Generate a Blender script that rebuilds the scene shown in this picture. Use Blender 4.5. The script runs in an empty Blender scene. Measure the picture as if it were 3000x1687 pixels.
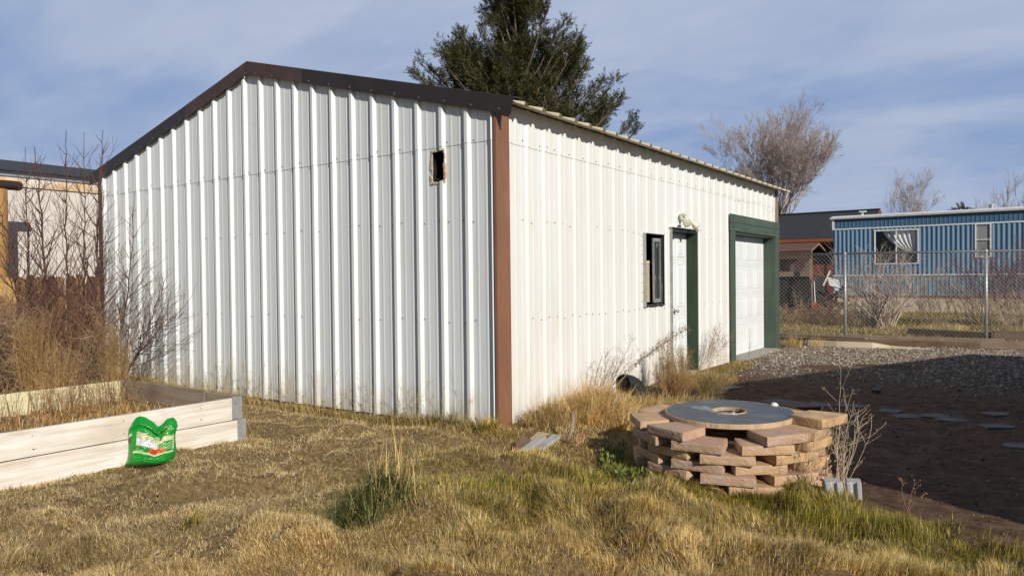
import bpy, math, random
import numpy as np
from mathutils import Vector, Matrix
R = math.radians
scene = bpy.context.scene
COL = scene.collection
rnd = random.Random(7)
rng = np.random.default_rng(11)

# ------------------------------------------------------------------ helpers
def link(o, parent=None):
    COL.objects.link(o)
    if parent is not None:
        o.parent = parent
    return o

def tag(o, label=None, cat=None, group=None, kind=None):
    if label: o['label'] = label
    if cat: o['category'] = cat
    if group: o['group'] = group
    if kind: o['kind'] = kind
    return o

def empty(name, loc, label, cat, group=None):
    o = bpy.data.objects.new(name, None)
    o.empty_display_size = 0.1
    o.location = loc
    link(o)
    return tag(o, label, cat, group)

def root_loc(parent):
    v = Vector((0, 0, 0))
    while parent is not None:
        v += parent.location
        parent = parent.parent
    return v

class MB:
    """collects shapes given in world coordinates, then links them as ONE mesh"""
    def __init__(self):
        self.v = []; self.f = []; self.m = []
    def face(self, pts, mi=0):
        b = len(self.v); self.v += [tuple(p) for p in pts]
        self.f.append(tuple(range(b, b + len(pts)))); self.m.append(mi)
    def box(self, x0, x1, y0, y1, z0, z1, mi=0):
        b = len(self.v)
        self.v += [(x0,y0,z0),(x1,y0,z0),(x1,y1,z0),(x0,y1,z0),(x0,y0,z1),(x1,y0,z1),(x1,y1,z1),(x0,y1,z1)]
        for q in ((0,3,2,1),(4,5,6,7),(0,1,5,4),(1,2,6,5),(2,3,7,6),(3,0,4,7)):
            self.f.append(tuple(b + i for i in q)); self.m.append(mi)
    def hexa(self, p, mi=0):
        """eight corners: bottom ring then top ring"""
        b = len(self.v); self.v += [tuple(q) for q in p]
        for q in ((0,3,2,1),(4,5,6,7),(0,1,5,4),(1,2,6,5),(2,3,7,6),(3,0,4,7)):
            self.f.append(tuple(b + i for i in q)); self.m.append(mi)
    def prism(self, poly, off, mi=0):
        """poly: list of 3d points, extruded by vector off"""
        n = len(poly); b = len(self.v); off = Vector(off)
        self.v += [tuple(Vector(p)) for p in poly] + [tuple(Vector(p) + off) for p in poly]
        self.f.append(tuple(b + i for i in range(n - 1, -1, -1))); self.m.append(mi)
        self.f.append(tuple(b + n + i for i in range(n))); self.m.append(mi)
        for i in range(n):
            j = (i + 1) % n
            self.f.append((b + i, b + j, b + n + j, b + n + i)); self.m.append(mi)
    def bar(self, p0, p1, w, h, mi=0, up=(0, 0, 1)):
        p0 = Vector(p0); p1 = Vector(p1); d = (p1 - p0).normalized()
        s = d.cross(Vector(up))
        if s.length < 1e-4: s = d.cross(Vector((0, 1, 0)))
        s.normalize(); u = s.cross(d).normalized()
        s *= w / 2; u *= h / 2
        self.hexa([p0 - s - u, p0 + s - u, p1 + s - u, p1 - s - u, p0 - s + u, p0 + s + u, p1 + s + u, p1 - s + u], mi)
    def tube(self, pts, rad, n=8, mi=0, cap=True):
        pts = [Vector(p) for p in pts]
        if not hasattr(rad, '__len__'): rad = [rad] * len(pts)
        b = len(self.v); prev = None
        for i, p in enumerate(pts):
            d = (pts[min(i + 1, len(pts) - 1)] - pts[max(i - 1, 0)]).normalized()
            if prev is None:
                a = d.cross(Vector((0, 0, 1)))
                if a.length < 1e-3: a = d.cross(Vector((1, 0, 0)))
            else:
                a = prev - d * prev.dot(d)
            a.normalize(); prev = a; c = d.cross(a)
            for k in range(n):
                t = 2 * math.pi * k / n
                self.v.append(tuple(p + (a * math.cos(t) + c * math.sin(t)) * rad[i]))
        for i in range(len(pts) - 1):
            for k in range(n):
                k2 = (k + 1) % n
                self.f.append((b + i*n + k, b + i*n + k2, b + (i+1)*n + k2, b + (i+1)*n + k)); self.m.append(mi)
        if cap:
            self.f.append(tuple(b + k for k in range(n - 1, -1, -1))); self.m.append(mi)
            e = b + (len(pts) - 1) * n
            self.f.append(tuple(e + k for k in range(n))); self.m.append(mi)
    def lathe(self, c, prof, n=32, mi=0):
        """prof: (r,z) list around the vertical axis through c"""
        b = len(self.v)
        for r, z in prof:
            for k in range(n):
                t = 2 * math.pi * k / n
                self.v.append((c[0] + r * math.cos(t), c[1] + r * math.sin(t), c[2] + z))
        for i in range(len(prof) - 1):
            for k in range(n):
                k2 = (k + 1) % n
                self.f.append((b + i*n + k, b + i*n + k2, b + (i+1)*n + k2, b + (i+1)*n + k)); self.m.append(mi)
    def build(self, name, mats, parent=None, smooth=False, bevel=0.0, local=False, seg=1):
        if not isinstance(mats, (list, tuple)): mats = [mats]
        me = bpy.data.meshes.new(name)
        off = Vector((0, 0, 0)) if local else root_loc(parent)
        me.from_pydata([(a - off.x, b - off.y, c - off.z) for a, b, c in self.v], [], self.f)
        for m in mats: me.materials.append(m)
        me.polygons.foreach_set('material_index', self.m)
        if smooth: me.polygons.foreach_set('use_smooth', [True] * len(self.f))
        me.validate(); me.update()
        o = bpy.data.objects.new(name, me)
        link(o, parent)
        if bevel:
            md = o.modifiers.new('bevel', 'BEVEL'); md.width = bevel; md.segments = seg; md.limit_method = 'ANGLE'; md.angle_limit = R(35)
        return o

def fast_mesh(name, verts, corners, totals, mat, parent=None, cols=None, smooth=False):
    verts = np.asarray(verts, np.float32); corners = np.asarray(corners, np.int32).ravel(); totals = np.asarray(totals, np.int32)
    if parent is not None:
        verts = verts - np.array(root_loc(parent), np.float32)
    me = bpy.data.meshes.new(name)
    me.vertices.add(len(verts)); me.vertices.foreach_set('co', verts.ravel())
    me.loops.add(len(corners)); me.loops.foreach_set('vertex_index', corners)
    me.polygons.add(len(totals))
    st = np.zeros(len(totals), np.int32); st[1:] = np.cumsum(totals)[:-1]
    me.polygons.foreach_set('loop_start', st); me.polygons.foreach_set('loop_total', totals)
    if smooth: me.polygons.foreach_set('use_smooth', np.ones(len(totals), bool))
    me.update(calc_edges=True)
    if cols is not None:
        a = me.color_attributes.new('Col', 'FLOAT_COLOR', 'POINT')
        c = np.ones((len(verts), 4), np.float32); c[:, :3] = cols
        a.data.foreach_set('color', c.ravel())
    me.materials.append(mat)
    o = bpy.data.objects.new(name, me)
    return link(o, parent)

def vnoise(x, y, scale, seed=0):
    g = np.random.default_rng(1000 + seed).random((128, 128))
    x = np.asarray(x) / scale + 57.3; y = np.asarray(y) / scale + 31.7
    xi = np.floor(x).astype(int); yi = np.floor(y).astype(int)
    fx = x - xi; fy = y - yi
    fx = fx*fx*(3-2*fx); fy = fy*fy*(3-2*fy)
    a = g[xi % 128, yi % 128]; b = g[(xi+1) % 128, yi % 128]; c = g[xi % 128, (yi+1) % 128]; d = g[(xi+1) % 128, (yi+1) % 128]
    return (a*(1-fx)+b*fx)*(1-fy) + (c*(1-fx)+d*fx)*fy
def fbm(x, y, scale, seed=0):
    return (vnoise(x,y,scale,seed)*.55 + vnoise(x,y,scale/2.1,seed+1)*.28 + vnoise(x,y,scale/4.3,seed+2)*.17)
def sstep(a, b, x):
    t = np.clip((np.asarray(x, float) - a) / (b - a), 0, 1); return t*t*(3-2*t)

# ------------------------------------------------------------------ materials
def newmat(name):
    m = bpy.data.materials.new(name); m.use_nodes = True
    nt = m.node_tree; return m, nt, nt.nodes['Principled BSDF']
def N(nt, t, **kw):
    n = nt.nodes.new(t)
    for k, v in kw.items(): setattr(n, k, v)
    return n
def rgb(c): return (c[0], c[1], c[2], 1.0)

def mat(name, c1, c2=None, scale=6.0, rough=0.7, bump=0.0, bscale=None, metal=0.0, stretch=(1,1,1), detail=5.0, c3=None, c3scale=1.2, c3amt=0.5, spec=0.5, lo=.35, hi=.65):
    m, nt, p = newmat(name)
    p.inputs['Roughness'].default_value = rough; p.inputs['Metallic'].default_value = metal
    p.inputs['Specular IOR Level'].default_value = spec
    tc = N(nt, 'ShaderNodeTexCoord'); mp = N(nt, 'ShaderNodeMapping'); mp.inputs['Scale'].default_value = stretch
    nt.links.new(tc.outputs['Object'], mp.inputs['Vector'])
    if c2 is None: c2 = tuple(x*.85 for x in c1)
    nz = N(nt, 'ShaderNodeTexNoise'); nz.inputs['Scale'].default_value = scale; nz.inputs['Detail'].default_value = detail; nz.inputs['Roughness'].default_value = .6
    nt.links.new(mp.outputs[0], nz.inputs['Vector'])
    cr = N(nt, 'ShaderNodeValToRGB'); cr.color_ramp.elements[0].position = lo; cr.color_ramp.elements[1].position = hi
    cr.color_ramp.elements[0].color = rgb(c1); cr.color_ramp.elements[1].color = rgb(c2)
    nt.links.new(nz.outputs['Fac'], cr.inputs[0]); out = cr.outputs[0]
    if c3 is not None:
        n3 = N(nt, 'ShaderNodeTexNoise'); n3.inputs['Scale'].default_value = c3scale; n3.inputs['Detail'].default_value = 6
        nt.links.new(mp.outputs[0], n3.inputs['Vector'])
        r3 = N(nt, 'ShaderNodeValToRGB'); r3.color_ramp.elements[0].position = .5; r3.color_ramp.elements[1].position = .68
        r3.color_ramp.elements[1].color = (c3amt, c3amt, c3amt, 1)
        nt.links.new(n3.outputs['Fac'], r3.inputs[0])
        mx = N(nt, 'ShaderNodeMix', data_type='RGBA'); nt.links.new(r3.outputs[0], mx.inputs[0]); nt.links.new(out, mx.inputs[6]); mx.inputs[7].default_value = rgb(c3)
        out = mx.outputs[2]
    nt.links.new(out, p.inputs['Base Color'])
    if bump:
        nb = N(nt, 'ShaderNodeTexNoise'); nb.inputs['Scale'].default_value = bscale or scale*3; nb.inputs['Detail'].default_value = 6
        nt.links.new(mp.outputs[0], nb.inputs['Vector'])
        b = N(nt, 'ShaderNodeBump'); b.inputs['Strength'].default_value = bump; b.inputs['Distance'].default_value = .02
        nt.links.new(nb.outputs['Fac'], b.inputs['Height']); nt.links.new(b.outputs[0], p.inputs['Normal'])
    return m

def wood(name, c1, c2, axis='y', grain=14.0, rough=.8, bump=.35, knots=True, c3=None):
    """grain runs along axis"""
    m, nt, p = newmat(name); p.inputs['Roughness'].default_value = rough; p.inputs['Specular IOR Level'].default_value = .25
    tc = N(nt, 'ShaderNodeTexCoord'); mp = N(nt, 'ShaderNodeMapping')
    st = {'x': (.06, 1, 1), 'y': (1, .06, 1), 'z': (1, 1, .06)}[axis]; mp.inputs['Scale'].default_value = st
    nt.links.new(tc.outputs['Object'], mp.inputs['Vector'])
    n1 = N(nt, 'ShaderNodeTexNoise'); n1.inputs['Scale'].default_value = grain; n1.inputs['Detail'].default_value = 8; n1.inputs['Roughness'].default_value = .65; n1.inputs['Distortion'].default_value = .6
    nt.links.new(mp.outputs[0], n1.inputs['Vector'])
    cr = N(nt, 'ShaderNodeValToRGB'); cr.color_ramp.elements[0].position = .3; cr.color_ramp.elements[1].position = .66
    cr.color_ramp.elements[0].color = rgb(c2); cr.color_ramp.elements[1].color = rgb(c1)
    nt.links.new(n1.outputs['Fac'], cr.inputs[0]); out = cr.outputs[0]
    n2 = N(nt, 'ShaderNodeTexNoise'); n2.inputs['Scale'].default_value = 2.2; n2.inputs['Detail'].default_value = 4
    nt.links.new(tc.outputs['Object'], n2.inputs['Vector'])
    r2 = N(nt, 'ShaderNodeValToRGB'); r2.color_ramp.elements[0].position = .48; r2.color_ramp.elements[1].position = .75; r2.color_ramp.elements[1].color = (.55,.55,.55,1)
    nt.links.new(n2.outputs['Fac'], r2.inputs[0])
    mx = N(nt, 'ShaderNodeMix', data_type='RGBA'); nt.links.new(r2.outputs[0], mx.inputs[0]); nt.links.new(out, mx.inputs[6]); mx.inputs[7].default_value = rgb(c3 or tuple(x*.7 for x in c2))
    nt.links.new(mx.outputs[2], p.inputs['Base Color'])
    b = N(nt, 'ShaderNodeBump'); b.inputs['Strength'].default_value = bump; b.inputs['Distance'].default_value = .01
    nt.links.new(n1.outputs['Fac'], b.inputs['Height']); nt.links.new(b.outputs[0], p.inputs['Normal'])
    return m

def leafmat(name, trans=.3, rough=.6):
    m, nt, p = newmat(name)
    nt.nodes.remove(p)
    at = N(nt, 'ShaderNodeAttribute', attribute_name='Col')
    d = N(nt, 'ShaderNodeBsdfDiffuse'); t = N(nt, 'ShaderNodeBsdfTranslucent'); g = N(nt, 'ShaderNodeBsdfGlossy'); g.inputs['Roughness'].default_value = .45
    nt.links.new(at.outputs['Color'], d.inputs['Color']); nt.links.new(at.outputs['Color'], t.inputs['Color'])
    g.inputs['Color'].default_value = (.5,.5,.45,1)
    mx = N(nt, 'ShaderNodeMixShader'); mx.inputs[0].default_value = trans
    nt.links.new(d.outputs[0], mx.inputs[1]); nt.links.new(t.outputs[0], mx.inputs[2])
    m2 = N(nt, 'ShaderNodeMixShader'); m2.inputs[0].default_value = .05
    nt.links.new(mx.outputs[0], m2.inputs[1]); nt.links.new(g.outputs[0], m2.inputs[2])
    nt.links.new(m2.outputs[0], nt.nodes['Material Output'].inputs['Surface'])
    return m

def colmat(name, rough=.8, bump=0.0, bscale=60, spec=.4):
    m, nt, p = newmat(name); p.inputs['Roughness'].default_value = rough; p.inputs['Specular IOR Level'].default_value = spec
    at = N(nt, 'ShaderNodeAttribute', attribute_name='Col'); nt.links.new(at.outputs['Color'], p.inputs['Base Color'])
    if bump:
        nb = N(nt, 'ShaderNodeTexNoise'); nb.inputs['Scale'].default_value = bscale; nb.inputs['Detail'].default_value = 4
        b = N(nt, 'ShaderNodeBump'); b.inputs['Strength'].default_value = bump; b.inputs['Distance'].default_value = .01
        nt.links.new(nb.outputs['Fac'], b.inputs['Height']); nt.links.new(b.outputs[0], p.inputs['Normal'])
    return m

def glassmat(name, tint=(.8,.85,.85), amount=.35):
    """window pane: mostly see-through with a mirror sheen"""
    m, nt, p = newmat(name); nt.nodes.remove(p)
    t = N(nt, 'ShaderNodeBsdfTransparent'); t.inputs[0].default_value = rgb(tint)
    g = N(nt, 'ShaderNodeBsdfGlossy'); g.inputs['Roughness'].default_value = .03; g.inputs[0].default_value = (.9,.95,1,1)
    mx = N(nt, 'ShaderNodeMixShader'); mx.inputs[0].default_value = amount; nt.links.new(t.outputs[0], mx.inputs[1]); nt.links.new(g.outputs[0], mx.inputs[2])
    nt.links.new(mx.outputs[0], nt.nodes['Material Output'].inputs['Surface'])
    return m

M = {}
M['white_metal_skylit'] = mat('white_metal_skylit', (.66,.69,.705), (.62,.65,.665), scale=1.3, rough=.42, bump=.05, bscale=2.5, stretch=(1,1,.5), c3=(.62,.60,.53), c3scale=3.0, c3amt=.22)  # same white paint; cool skylight of the gable is put into its colour
def splash(m, col=(.42,.33,.22)):
    nt = m.node_tree; p = nt.nodes['Principled BSDF']; src = p.inputs['Base Color'].links[0].from_socket
    tc = N(nt, 'ShaderNodeTexCoord'); sp = N(nt, 'ShaderNodeSeparateXYZ'); nt.links.new(tc.outputs['Object'], sp.inputs[0])
    mp = N(nt, 'ShaderNodeMapping'); mp.inputs['Scale'].default_value = (9, 9, 2.2); nt.links.new(tc.outputs['Object'], mp.inputs['Vector'])
    nz = N(nt, 'ShaderNodeTexNoise'); nz.inputs['Scale'].default_value = 1.0; nz.inputs['Detail'].default_value = 8; nz.inputs['Roughness'].default_value = .7; nt.links.new(mp.outputs[0], nz.inputs['Vector'])
    h = N(nt, 'ShaderNodeMapRange'); h.inputs[1].default_value = 0; h.inputs[2].default_value = .75; h.inputs[3].default_value = .42; h.inputs[4].default_value = -.1; nt.links.new(sp.outputs[2], h.inputs[0])
    ad = N(nt, 'ShaderNodeMath', operation='ADD'); nt.links.new(nz.outputs['Fac'], ad.inputs[0]); nt.links.new(h.outputs[0], ad.inputs[1])
    r_ = N(nt, 'ShaderNodeMapRange', interpolation_type='SMOOTHSTEP'); r_.inputs[1].default_value = .62; r_.inputs[2].default_value = 1.0; r_.inputs[4].default_value = .55; nt.links.new(ad.outputs[0], r_.inputs[0])
    mx = N(nt, 'ShaderNodeMix', data_type='RGBA'); nt.links.new(r_.outputs[0], mx.inputs[0]); nt.links.new(src, mx.inputs[6]); mx.inputs[7].default_value = rgb(col); nt.links.new(mx.outputs[2], p.inputs['Base Color'])
M['white_metal_sunlit'] = mat('white_metal_sunlit', (.725,.72,.70), (.69,.685,.66), scale=1.3, rough=.42, bump=.05, bscale=2.5, stretch=(1,1,.5), c3=(.60,.57,.48), c3scale=3.0, c3amt=.22)  # same white paint, warmed and lightened in colour for the sunny side
splash(M['white_metal_skylit']); splash(M['white_metal_sunlit'])
M['screw'] = mat('screw', (.16,.15,.14), (.09,.08,.075), scale=40, rough=.5)
M['trim_dark'] = mat('trim_dark', (.026,.020,.018), (.034,.026,.023), scale=4, rough=.42, bump=.06, bscale=5)
M['trim_brown'] = mat('trim_brown', (.080,.045,.032), (.052,.032,.025), scale=4, rough=.45, bump=.08, bscale=5)
M['corner_brown'] = mat('corner_brown', (.245,.116,.064), (.19,.09,.052), scale=5, rough=.5, bump=.08, bscale=9, stretch=(1,1,.25), c3=(.30,.17,.10), c3scale=9, c3amt=.35)
M['tan_trim'] = mat('tan_trim', (.28,.21,.15), (.22,.165,.12), scale=5, rough=.6)
M['roof_tan'] = mat('roof_tan', (.62,.56,.40), (.54,.49,.35), scale=3, rough=.5, c3=(.4,.33,.22), c3scale=5, c3amt=.3)
M['concrete'] = mat('concrete', (.34,.31,.27), (.25,.22,.19), scale=9, rough=.9, bump=.4, bscale=40)
M['concrete_grey'] = mat('concrete_grey', (.42,.42,.41), (.34,.34,.33), scale=14, rough=.9, bump=.35, bscale=70)
M['interior'] = mat('interior', (.02,.02,.019), (.012,.012,.012), scale=4, rough=.9)
M['sealant'] = mat('sealant', (.50,.37,.24), (.62,.56,.46), scale=22, rough=.8, bump=.6, bscale=50, c3=(.25,.12,.05), c3scale=14, c3amt=.8)
M['green_paint'] = wood('green_paint', (.075,.105,.078), (.055,.078,.058), axis='z', grain=16, rough=.6, bump=.35, c3=(.035,.05,.04))
M['green_header'] = wood('green_header', (.085,.118,.088), (.05,.072,.055), axis='y', grain=22, rough=.62, bump=.8, c3=(.03,.045,.035))
M['green_dark'] = wood('green_dark', (.035,.06,.035), (.028,.045,.028), axis='z', grain=16, rough=.6, bump=.3)
M['door_white'] = mat('door_white', (.76,.78,.79), (.72,.74,.75), scale=2.5, rough=.38, bump=.03)
M['galv'] = mat('galv', (.46,.46,.455), (.36,.37,.37), scale=16, rough=.45, metal=.45, c3=(.3,.28,.25), c3scale=7, c3amt=.5)
M['steel'] = mat('steel', (.55,.55,.54), (.40,.40,.40), scale=20, rough=.35, metal=.85)
M['black_metal'] = mat('black_metal', (.012,.012,.013), (.02,.02,.02), scale=10, rough=.5)
M['window_glass'] = mat('window_glass', (.030,.034,.034), (.05,.052,.045), scale=2, rough=.12, spec=.8)
M['yellow_plastic'] = mat('yellow_plastic', (.68,.58,.34), (.58,.5,.3), scale=8, rough=.6)
M['lamp_plastic'] = mat('lamp_plastic', (.68,.66,.55), (.58,.56,.46), scale=14, rough=.5, bump=.1)
M['lamp_lens'] = mat('lamp_lens', (.55,.53,.38), (.48,.46,.33), scale=20, rough=.15, spec=.7)

# ------------------------------------------------------------------ sun, sky, camera
AZ, EL = R(63.0), R(26.5)
SUN = Vector((math.sin(AZ)*math.cos(EL), -math.cos(AZ)*math.cos(EL), math.sin(EL)))
sl = bpy.data.lights.new('sun', 'SUN'); sl.energy = 4.3; sl.angle = R(.5); sl.color = (1.0, .945, .84)
so = bpy.data.objects.new('sun', sl); so.rotation_euler = (-SUN).to_track_quat('-Z', 'Y').to_euler(); so.location = (20, -10, 15); link(so)

w = bpy.data.worlds.new('World'); scene.world = w; w.use_nodes = True
nt = w.node_tree; bg = nt.nodes['Background']; bg.inputs['Strength'].default_value = .055
sky = N(nt, 'ShaderNodeTexSky'); sky.sky_type = 'NISHITA'; sky.sun_disc = False; sky.sun_elevation = EL; sky.sun_rotation = math.atan2(SUN.x, SUN.y)
sky.altitude = 1400; sky.air_density = 1.0; sky.dust_density = .5; sky.ozone_density = 3.0
tc = N(nt, 'ShaderNodeTexCoord'); sp = N(nt, 'ShaderNodeSeparateXYZ'); nt.links.new(tc.outputs['Generated'], sp.inputs[0])
az_ = N(nt, 'ShaderNodeMath', operation='ADD'); az_.inputs[1].default_value = .22; nt.links.new(sp.outputs[2], az_.inputs[0])
dx = N(nt, 'ShaderNodeMath', operation='DIVIDE'); dy = N(nt, 'ShaderNodeMath', operation='DIVIDE')
nt.links.new(sp.outputs[0], dx.inputs[0]); nt.links.new(az_.outputs[0], dx.inputs[1]); nt.links.new(sp.outputs[1], dy.inputs[0]); nt.links.new(az_.outputs[0], dy.inputs[1])
cb = N(nt, 'ShaderNodeCombineXYZ'); nt.links.new(dx.outputs[0], cb.inputs[0]); nt.links.new(dy.outputs[0], cb.inputs[1])
def cloud(rot, sc, nscale, lo, hi, seed, dist=.8):
    mp = N(nt, 'ShaderNodeMapping'); mp.inputs['Rotation'].default_value = (0, 0, R(rot)); mp.inputs['Scale'].default_value = sc; mp.inputs['Location'].default_value = (seed, seed*.7, seed*.3)
    nt.links.new(cb.outputs[0], mp.inputs['Vector'])
    nz = N(nt, 'ShaderNodeTexNoise'); nz.inputs['Scale'].default_value = nscale; nz.inputs['Detail'].default_value = 7; nz.inputs['Roughness'].default_value = .52; nz.inputs['Distortion'].default_value = dist
    nt.links.new(mp.outputs[0], nz.inputs['Vector'])
    mr = N(nt, 'ShaderNodeMapRange', interpolation_type='SMOOTHSTEP'); mr.inputs[1].default_value = lo; mr.inputs[2].default_value = hi
    nt.links.new(nz.outputs['Fac'], mr.inputs[0]); return mr.outputs[0]
c1 = cloud(8, (.62, .95, 1), 1.0, .38, .64, 3.1, .9)
c2 = cloud(-4, (.5, 1.5, 1), 2.1, .42, .72, 8.4, .8)
c3 = cloud(20, (.7, 1.1, 1), 6.5, .40, .80, 5.2, .9)
def mul(x, k):
    m_ = N(nt, 'ShaderNodeMath', operation='MULTIPLY'); nt.links.new(x, m_.inputs[0])
    if isinstance(k, (int, float)): m_.inputs[1].default_value = k
    else: nt.links.new(k, m_.inputs[1])
    return m_.outputs[0]
def plus(x, y_, clamp=False):
    m_ = N(nt, 'ShaderNodeMath', operation='ADD', use_clamp=clamp); nt.links.new(x, m_.inputs[0])
    if isinstance(y_, (int, float)): m_.inputs[1].default_value = y_
    else: nt.links.new(y_, m_.inputs[1])
    return m_.outputs[0]
dt = N(nt, 'ShaderNodeVectorMath', operation='DOT_PRODUCT'); nt.links.new(tc.outputs['Generated'], dt.inputs[0]); dt.inputs[1].default_value = (-.62, .77, .15)
msk = N(nt, 'ShaderNodeMapRange', interpolation_type='SMOOTHSTEP'); msk.inputs[1].default_value = .05; msk.inputs[2].default_value = .68; nt.links.new(dt.outputs['Value'], msk.inputs[0])
tot = plus(plus(mul(c1, .60), mul(c2, .24)), mul(c3, .16))
tot = plus(mul(tot, .82), .18, True)
amt_ = mul(tot, msk.outputs[0])
class _O: outputs = [amt_]
amt = _O
hzm = N(nt, 'ShaderNodeMix', data_type='RGBA'); nt.links.new(msk.outputs[0], hzm.inputs[0]); nt.links.new(sky.outputs[0], hzm.inputs[6]); hzm.inputs[7].default_value = (3.4, 5.3, 9.3, 1)
skm = N(nt, 'ShaderNodeMix', data_type='RGBA'); nt.links.new(amt.outputs[0], skm.inputs[0]); nt.links.new(hzm.outputs[2], skm.inputs[6]); skm.inputs[7].default_value = (8.1, 9.1, 11.2, 1)
nt.links.new(skm.outputs[2], bg.inputs['Color'])

cam = bpy.data.cameras.new('camera'); cam.sensor_width = 36; cam.lens = 36*2171/3000; cam.clip_end = 2000; cam.clip_start = .05
cam.shift_y = 2.47/3000
co = bpy.data.objects.new('camera', cam)
yaw, pit, rol = -.613959744, -.0142706471, -.0107526995
d = Vector((math.sin(yaw)*math.cos(pit), math.cos(yaw)*math.cos(pit), math.sin(pit)))
r = Vector((math.cos(yaw), -math.sin(yaw), 0)); u = r.cross(d)
r2 = r*math.cos(rol) + u*math.sin(rol); u2 = -r*math.sin(rol) + u*math.cos(rol)
mt = Matrix((r2, u2, -d)).transposed().to_4x4(); mt.translation = (4.11063577, -5.57659379, 1.41803020)
co.matrix_world = mt; link(co); scene.camera = co
CAM = np.array([4.1106, -5.5766, 1.418]); RT = np.array(r2); FW = np.array(d)
scene.view_settings.view_transform = 'Standard'; scene.view_settings.look = 'None'; scene.view_settings.gamma = 1; scene.view_settings.exposure = 0.14
scene.cycles.max_bounces = 6; scene.cycles.transparent_max_bounces = 8

# ------------------------------------------------------------------ ground
EDX = [-60, .2, 1.2, 2.2, 3.0, 3.3, 3.6, 4.06, 6, 12, 60]
EDY = [40, 1.6, .95, .15, -.42, -.58, -.74, -.98, -1.6, -2.8, -14]
def edge(x): return np.interp(x, EDX, EDY)
def gravel_mask(x, y):
    n = fbm(x, y, 1.3, 40) - .5
    a = sstep(3.9, 6.2, y + 1.6*n) * sstep(.02, .25, x) * (1 - sstep(-.15, .1, y - (9.95 + .29*(x - .4)) + .25*n))
    for cx, cy, rx, ry in ((1.5, 6.42, .42, .42), (2.28, 7.0, .55, .36)):
        q = ((x-cx)/rx)**2 + ((y-cy)/ry)**2
        a = a * sstep(.7, 1.15, q + .5*n)
    return a
def lawn_mask(x, y):
    n = fbm(x, y, .5, 50) - .5
    e = y - edge(x) + .35*n
    front = np.where(x > .15, 1 - sstep(-.05, .12, e), 1.0)
    return np.maximum(front, sstep(10.1, 10.7, y - .29*(x-.4) + .3*n))
def gz(x, y):
    x = np.asarray(x, float); y = np.asarray(y, float)
    e = y - edge(x)
    dip = -.085*sstep(0, .22, e)*(1 - sstep(2.5, 6, y))*sstep(.25, .6, x)
    gb = -.09*sstep(-.55, -.1, y)*(1-sstep(.0, .4, y))*sstep(.5, 1.6, -x)
    far = .06*sstep(12, 22, y)
    br = .16*np.exp(-((x+6.3)**2/1.6 + (y+.9)**2/1.2))
    mound = .10*np.exp(-((x-.55)**2/.25 + (y-.75)**2/.5))
    return dip + gb + far + mound + br + .035*(fbm(x, y, .7, 5) - .5) + .15*(sstep(.35, .75, fbm(x, y, .55, 15)) - .4)*lawn_mask(x, y)*sstep(-.2, -.7, y)*sstep(-1.5, -.8, x + .0*y)*(1 - .0) + .05*(sstep(.35, .7, fbm(x, y, .4, 17)) - .4)*(y < -.5) + .018*(fbm(x, y, .16, 9) - .5)
def axis(lo, hi, step, far):
    a = np.arange(lo, hi, step)
    g = step * np.cumsum(1.22 ** np.arange(1, 45)); g = g[g < far]
    return np.concatenate([(lo - g)[::-1], a, hi + g])
gx = axis(-9, 7, .06, 500); gy = axis(-7, 13, .06, 500)
X, Y = np.meshgrid(gx, gy, indexing='ij'); Z = gz(X, Y)
nx, ny = X.shape
V = np.stack([X, Y, Z], -1).reshape(-1, 3)
I = np.arange(nx*ny).reshape(nx, ny)
F = np.stack([I[:-1, :-1], I[1:, :-1], I[1:, 1:], I[:-1, 1:]], -1).reshape(-1, 4)
lw_ = lawn_mask(X, Y); gv = gravel_mask(X, Y)
cols = np.stack([lw_, gv, fbm(X, Y, 2.2, 60)], -1).reshape(-1, 3)
gm, nt, p = newmat('ground'); p.inputs['Roughness'].default_value = .95; p.inputs['Specular IOR Level'].default_value = .15
at = N(nt, 'ShaderNodeAttribute', attribute_name='Col'); se = N(nt, 'ShaderNodeSeparateColor'); nt.links.new(at.outputs['Color'], se.inputs[0])
tc = N(nt, 'ShaderNodeTexCoord')
def gn(scale, det=6, rough=.6):
    n = N(nt, 'ShaderNodeTexNoise'); n.inputs['Scale'].default_value = scale; n.inputs['Detail'].default_value = det; n.inputs['Roughness'].default_value = rough
    nt.links.new(tc.outputs['Object'], n.inputs['Vector']); return n.outputs['Fac']
def ramp(inp, cs, ps):
    c = N(nt, 'ShaderNodeValToRGB')
    while len(c.color_ramp.elements) < len(cs): c.color_ramp.elements.new(.5)
    for e_, cc, pp in zip(c.color_ramp.elements, cs, ps): e_.position = pp; e_.color = rgb(cc)
    nt.links.new(inp, c.inputs[0]); return c.outputs[0]
def mixc(f, a, b):
    m = N(nt, 'ShaderNodeMix', data_type='RGBA'); nt.links.new(f, m.inputs[0]); nt.links.new(a, m.inputs[6]); nt.links.new(b, m.inputs[7]); return m.outputs[2]
dirt = ramp(gn(7, 9, .72), [(.045,.024,.014), (.105,.060,.036), (.19,.125,.08)], [.3, .5, .72])
thatch = ramp(gn(26, 8, .7), [(.065,.042,.02), (.19,.128,.06), (.31,.225,.11)], [.3, .5, .7])
vo = N(nt, 'ShaderNodeTexVoronoi'); vo.inputs['Scale'].default_value = 42; nt.links.new(tc.outputs['Object'], vo.inputs['Vector'])
grav = ramp(vo.outputs['Color'], [(.055,.042,.031), (.12,.093,.068), (.22,.18,.14)], [.15, .5, .85])
col = mixc(se.outputs[1], dirt, grav); col = mixc(se.outputs[0], col, thatch)
nt.links.new(col, p.inputs['Base Color'])
b = N(nt, 'ShaderNodeBump'); b.inputs['Strength'].default_value = .8; b.inputs['Distance'].default_value = .02
nt.links.new(gn(38, 8, .7), b.inputs['Height']); nt.links.new(b.outputs[0], p.inputs['Normal'])
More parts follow.
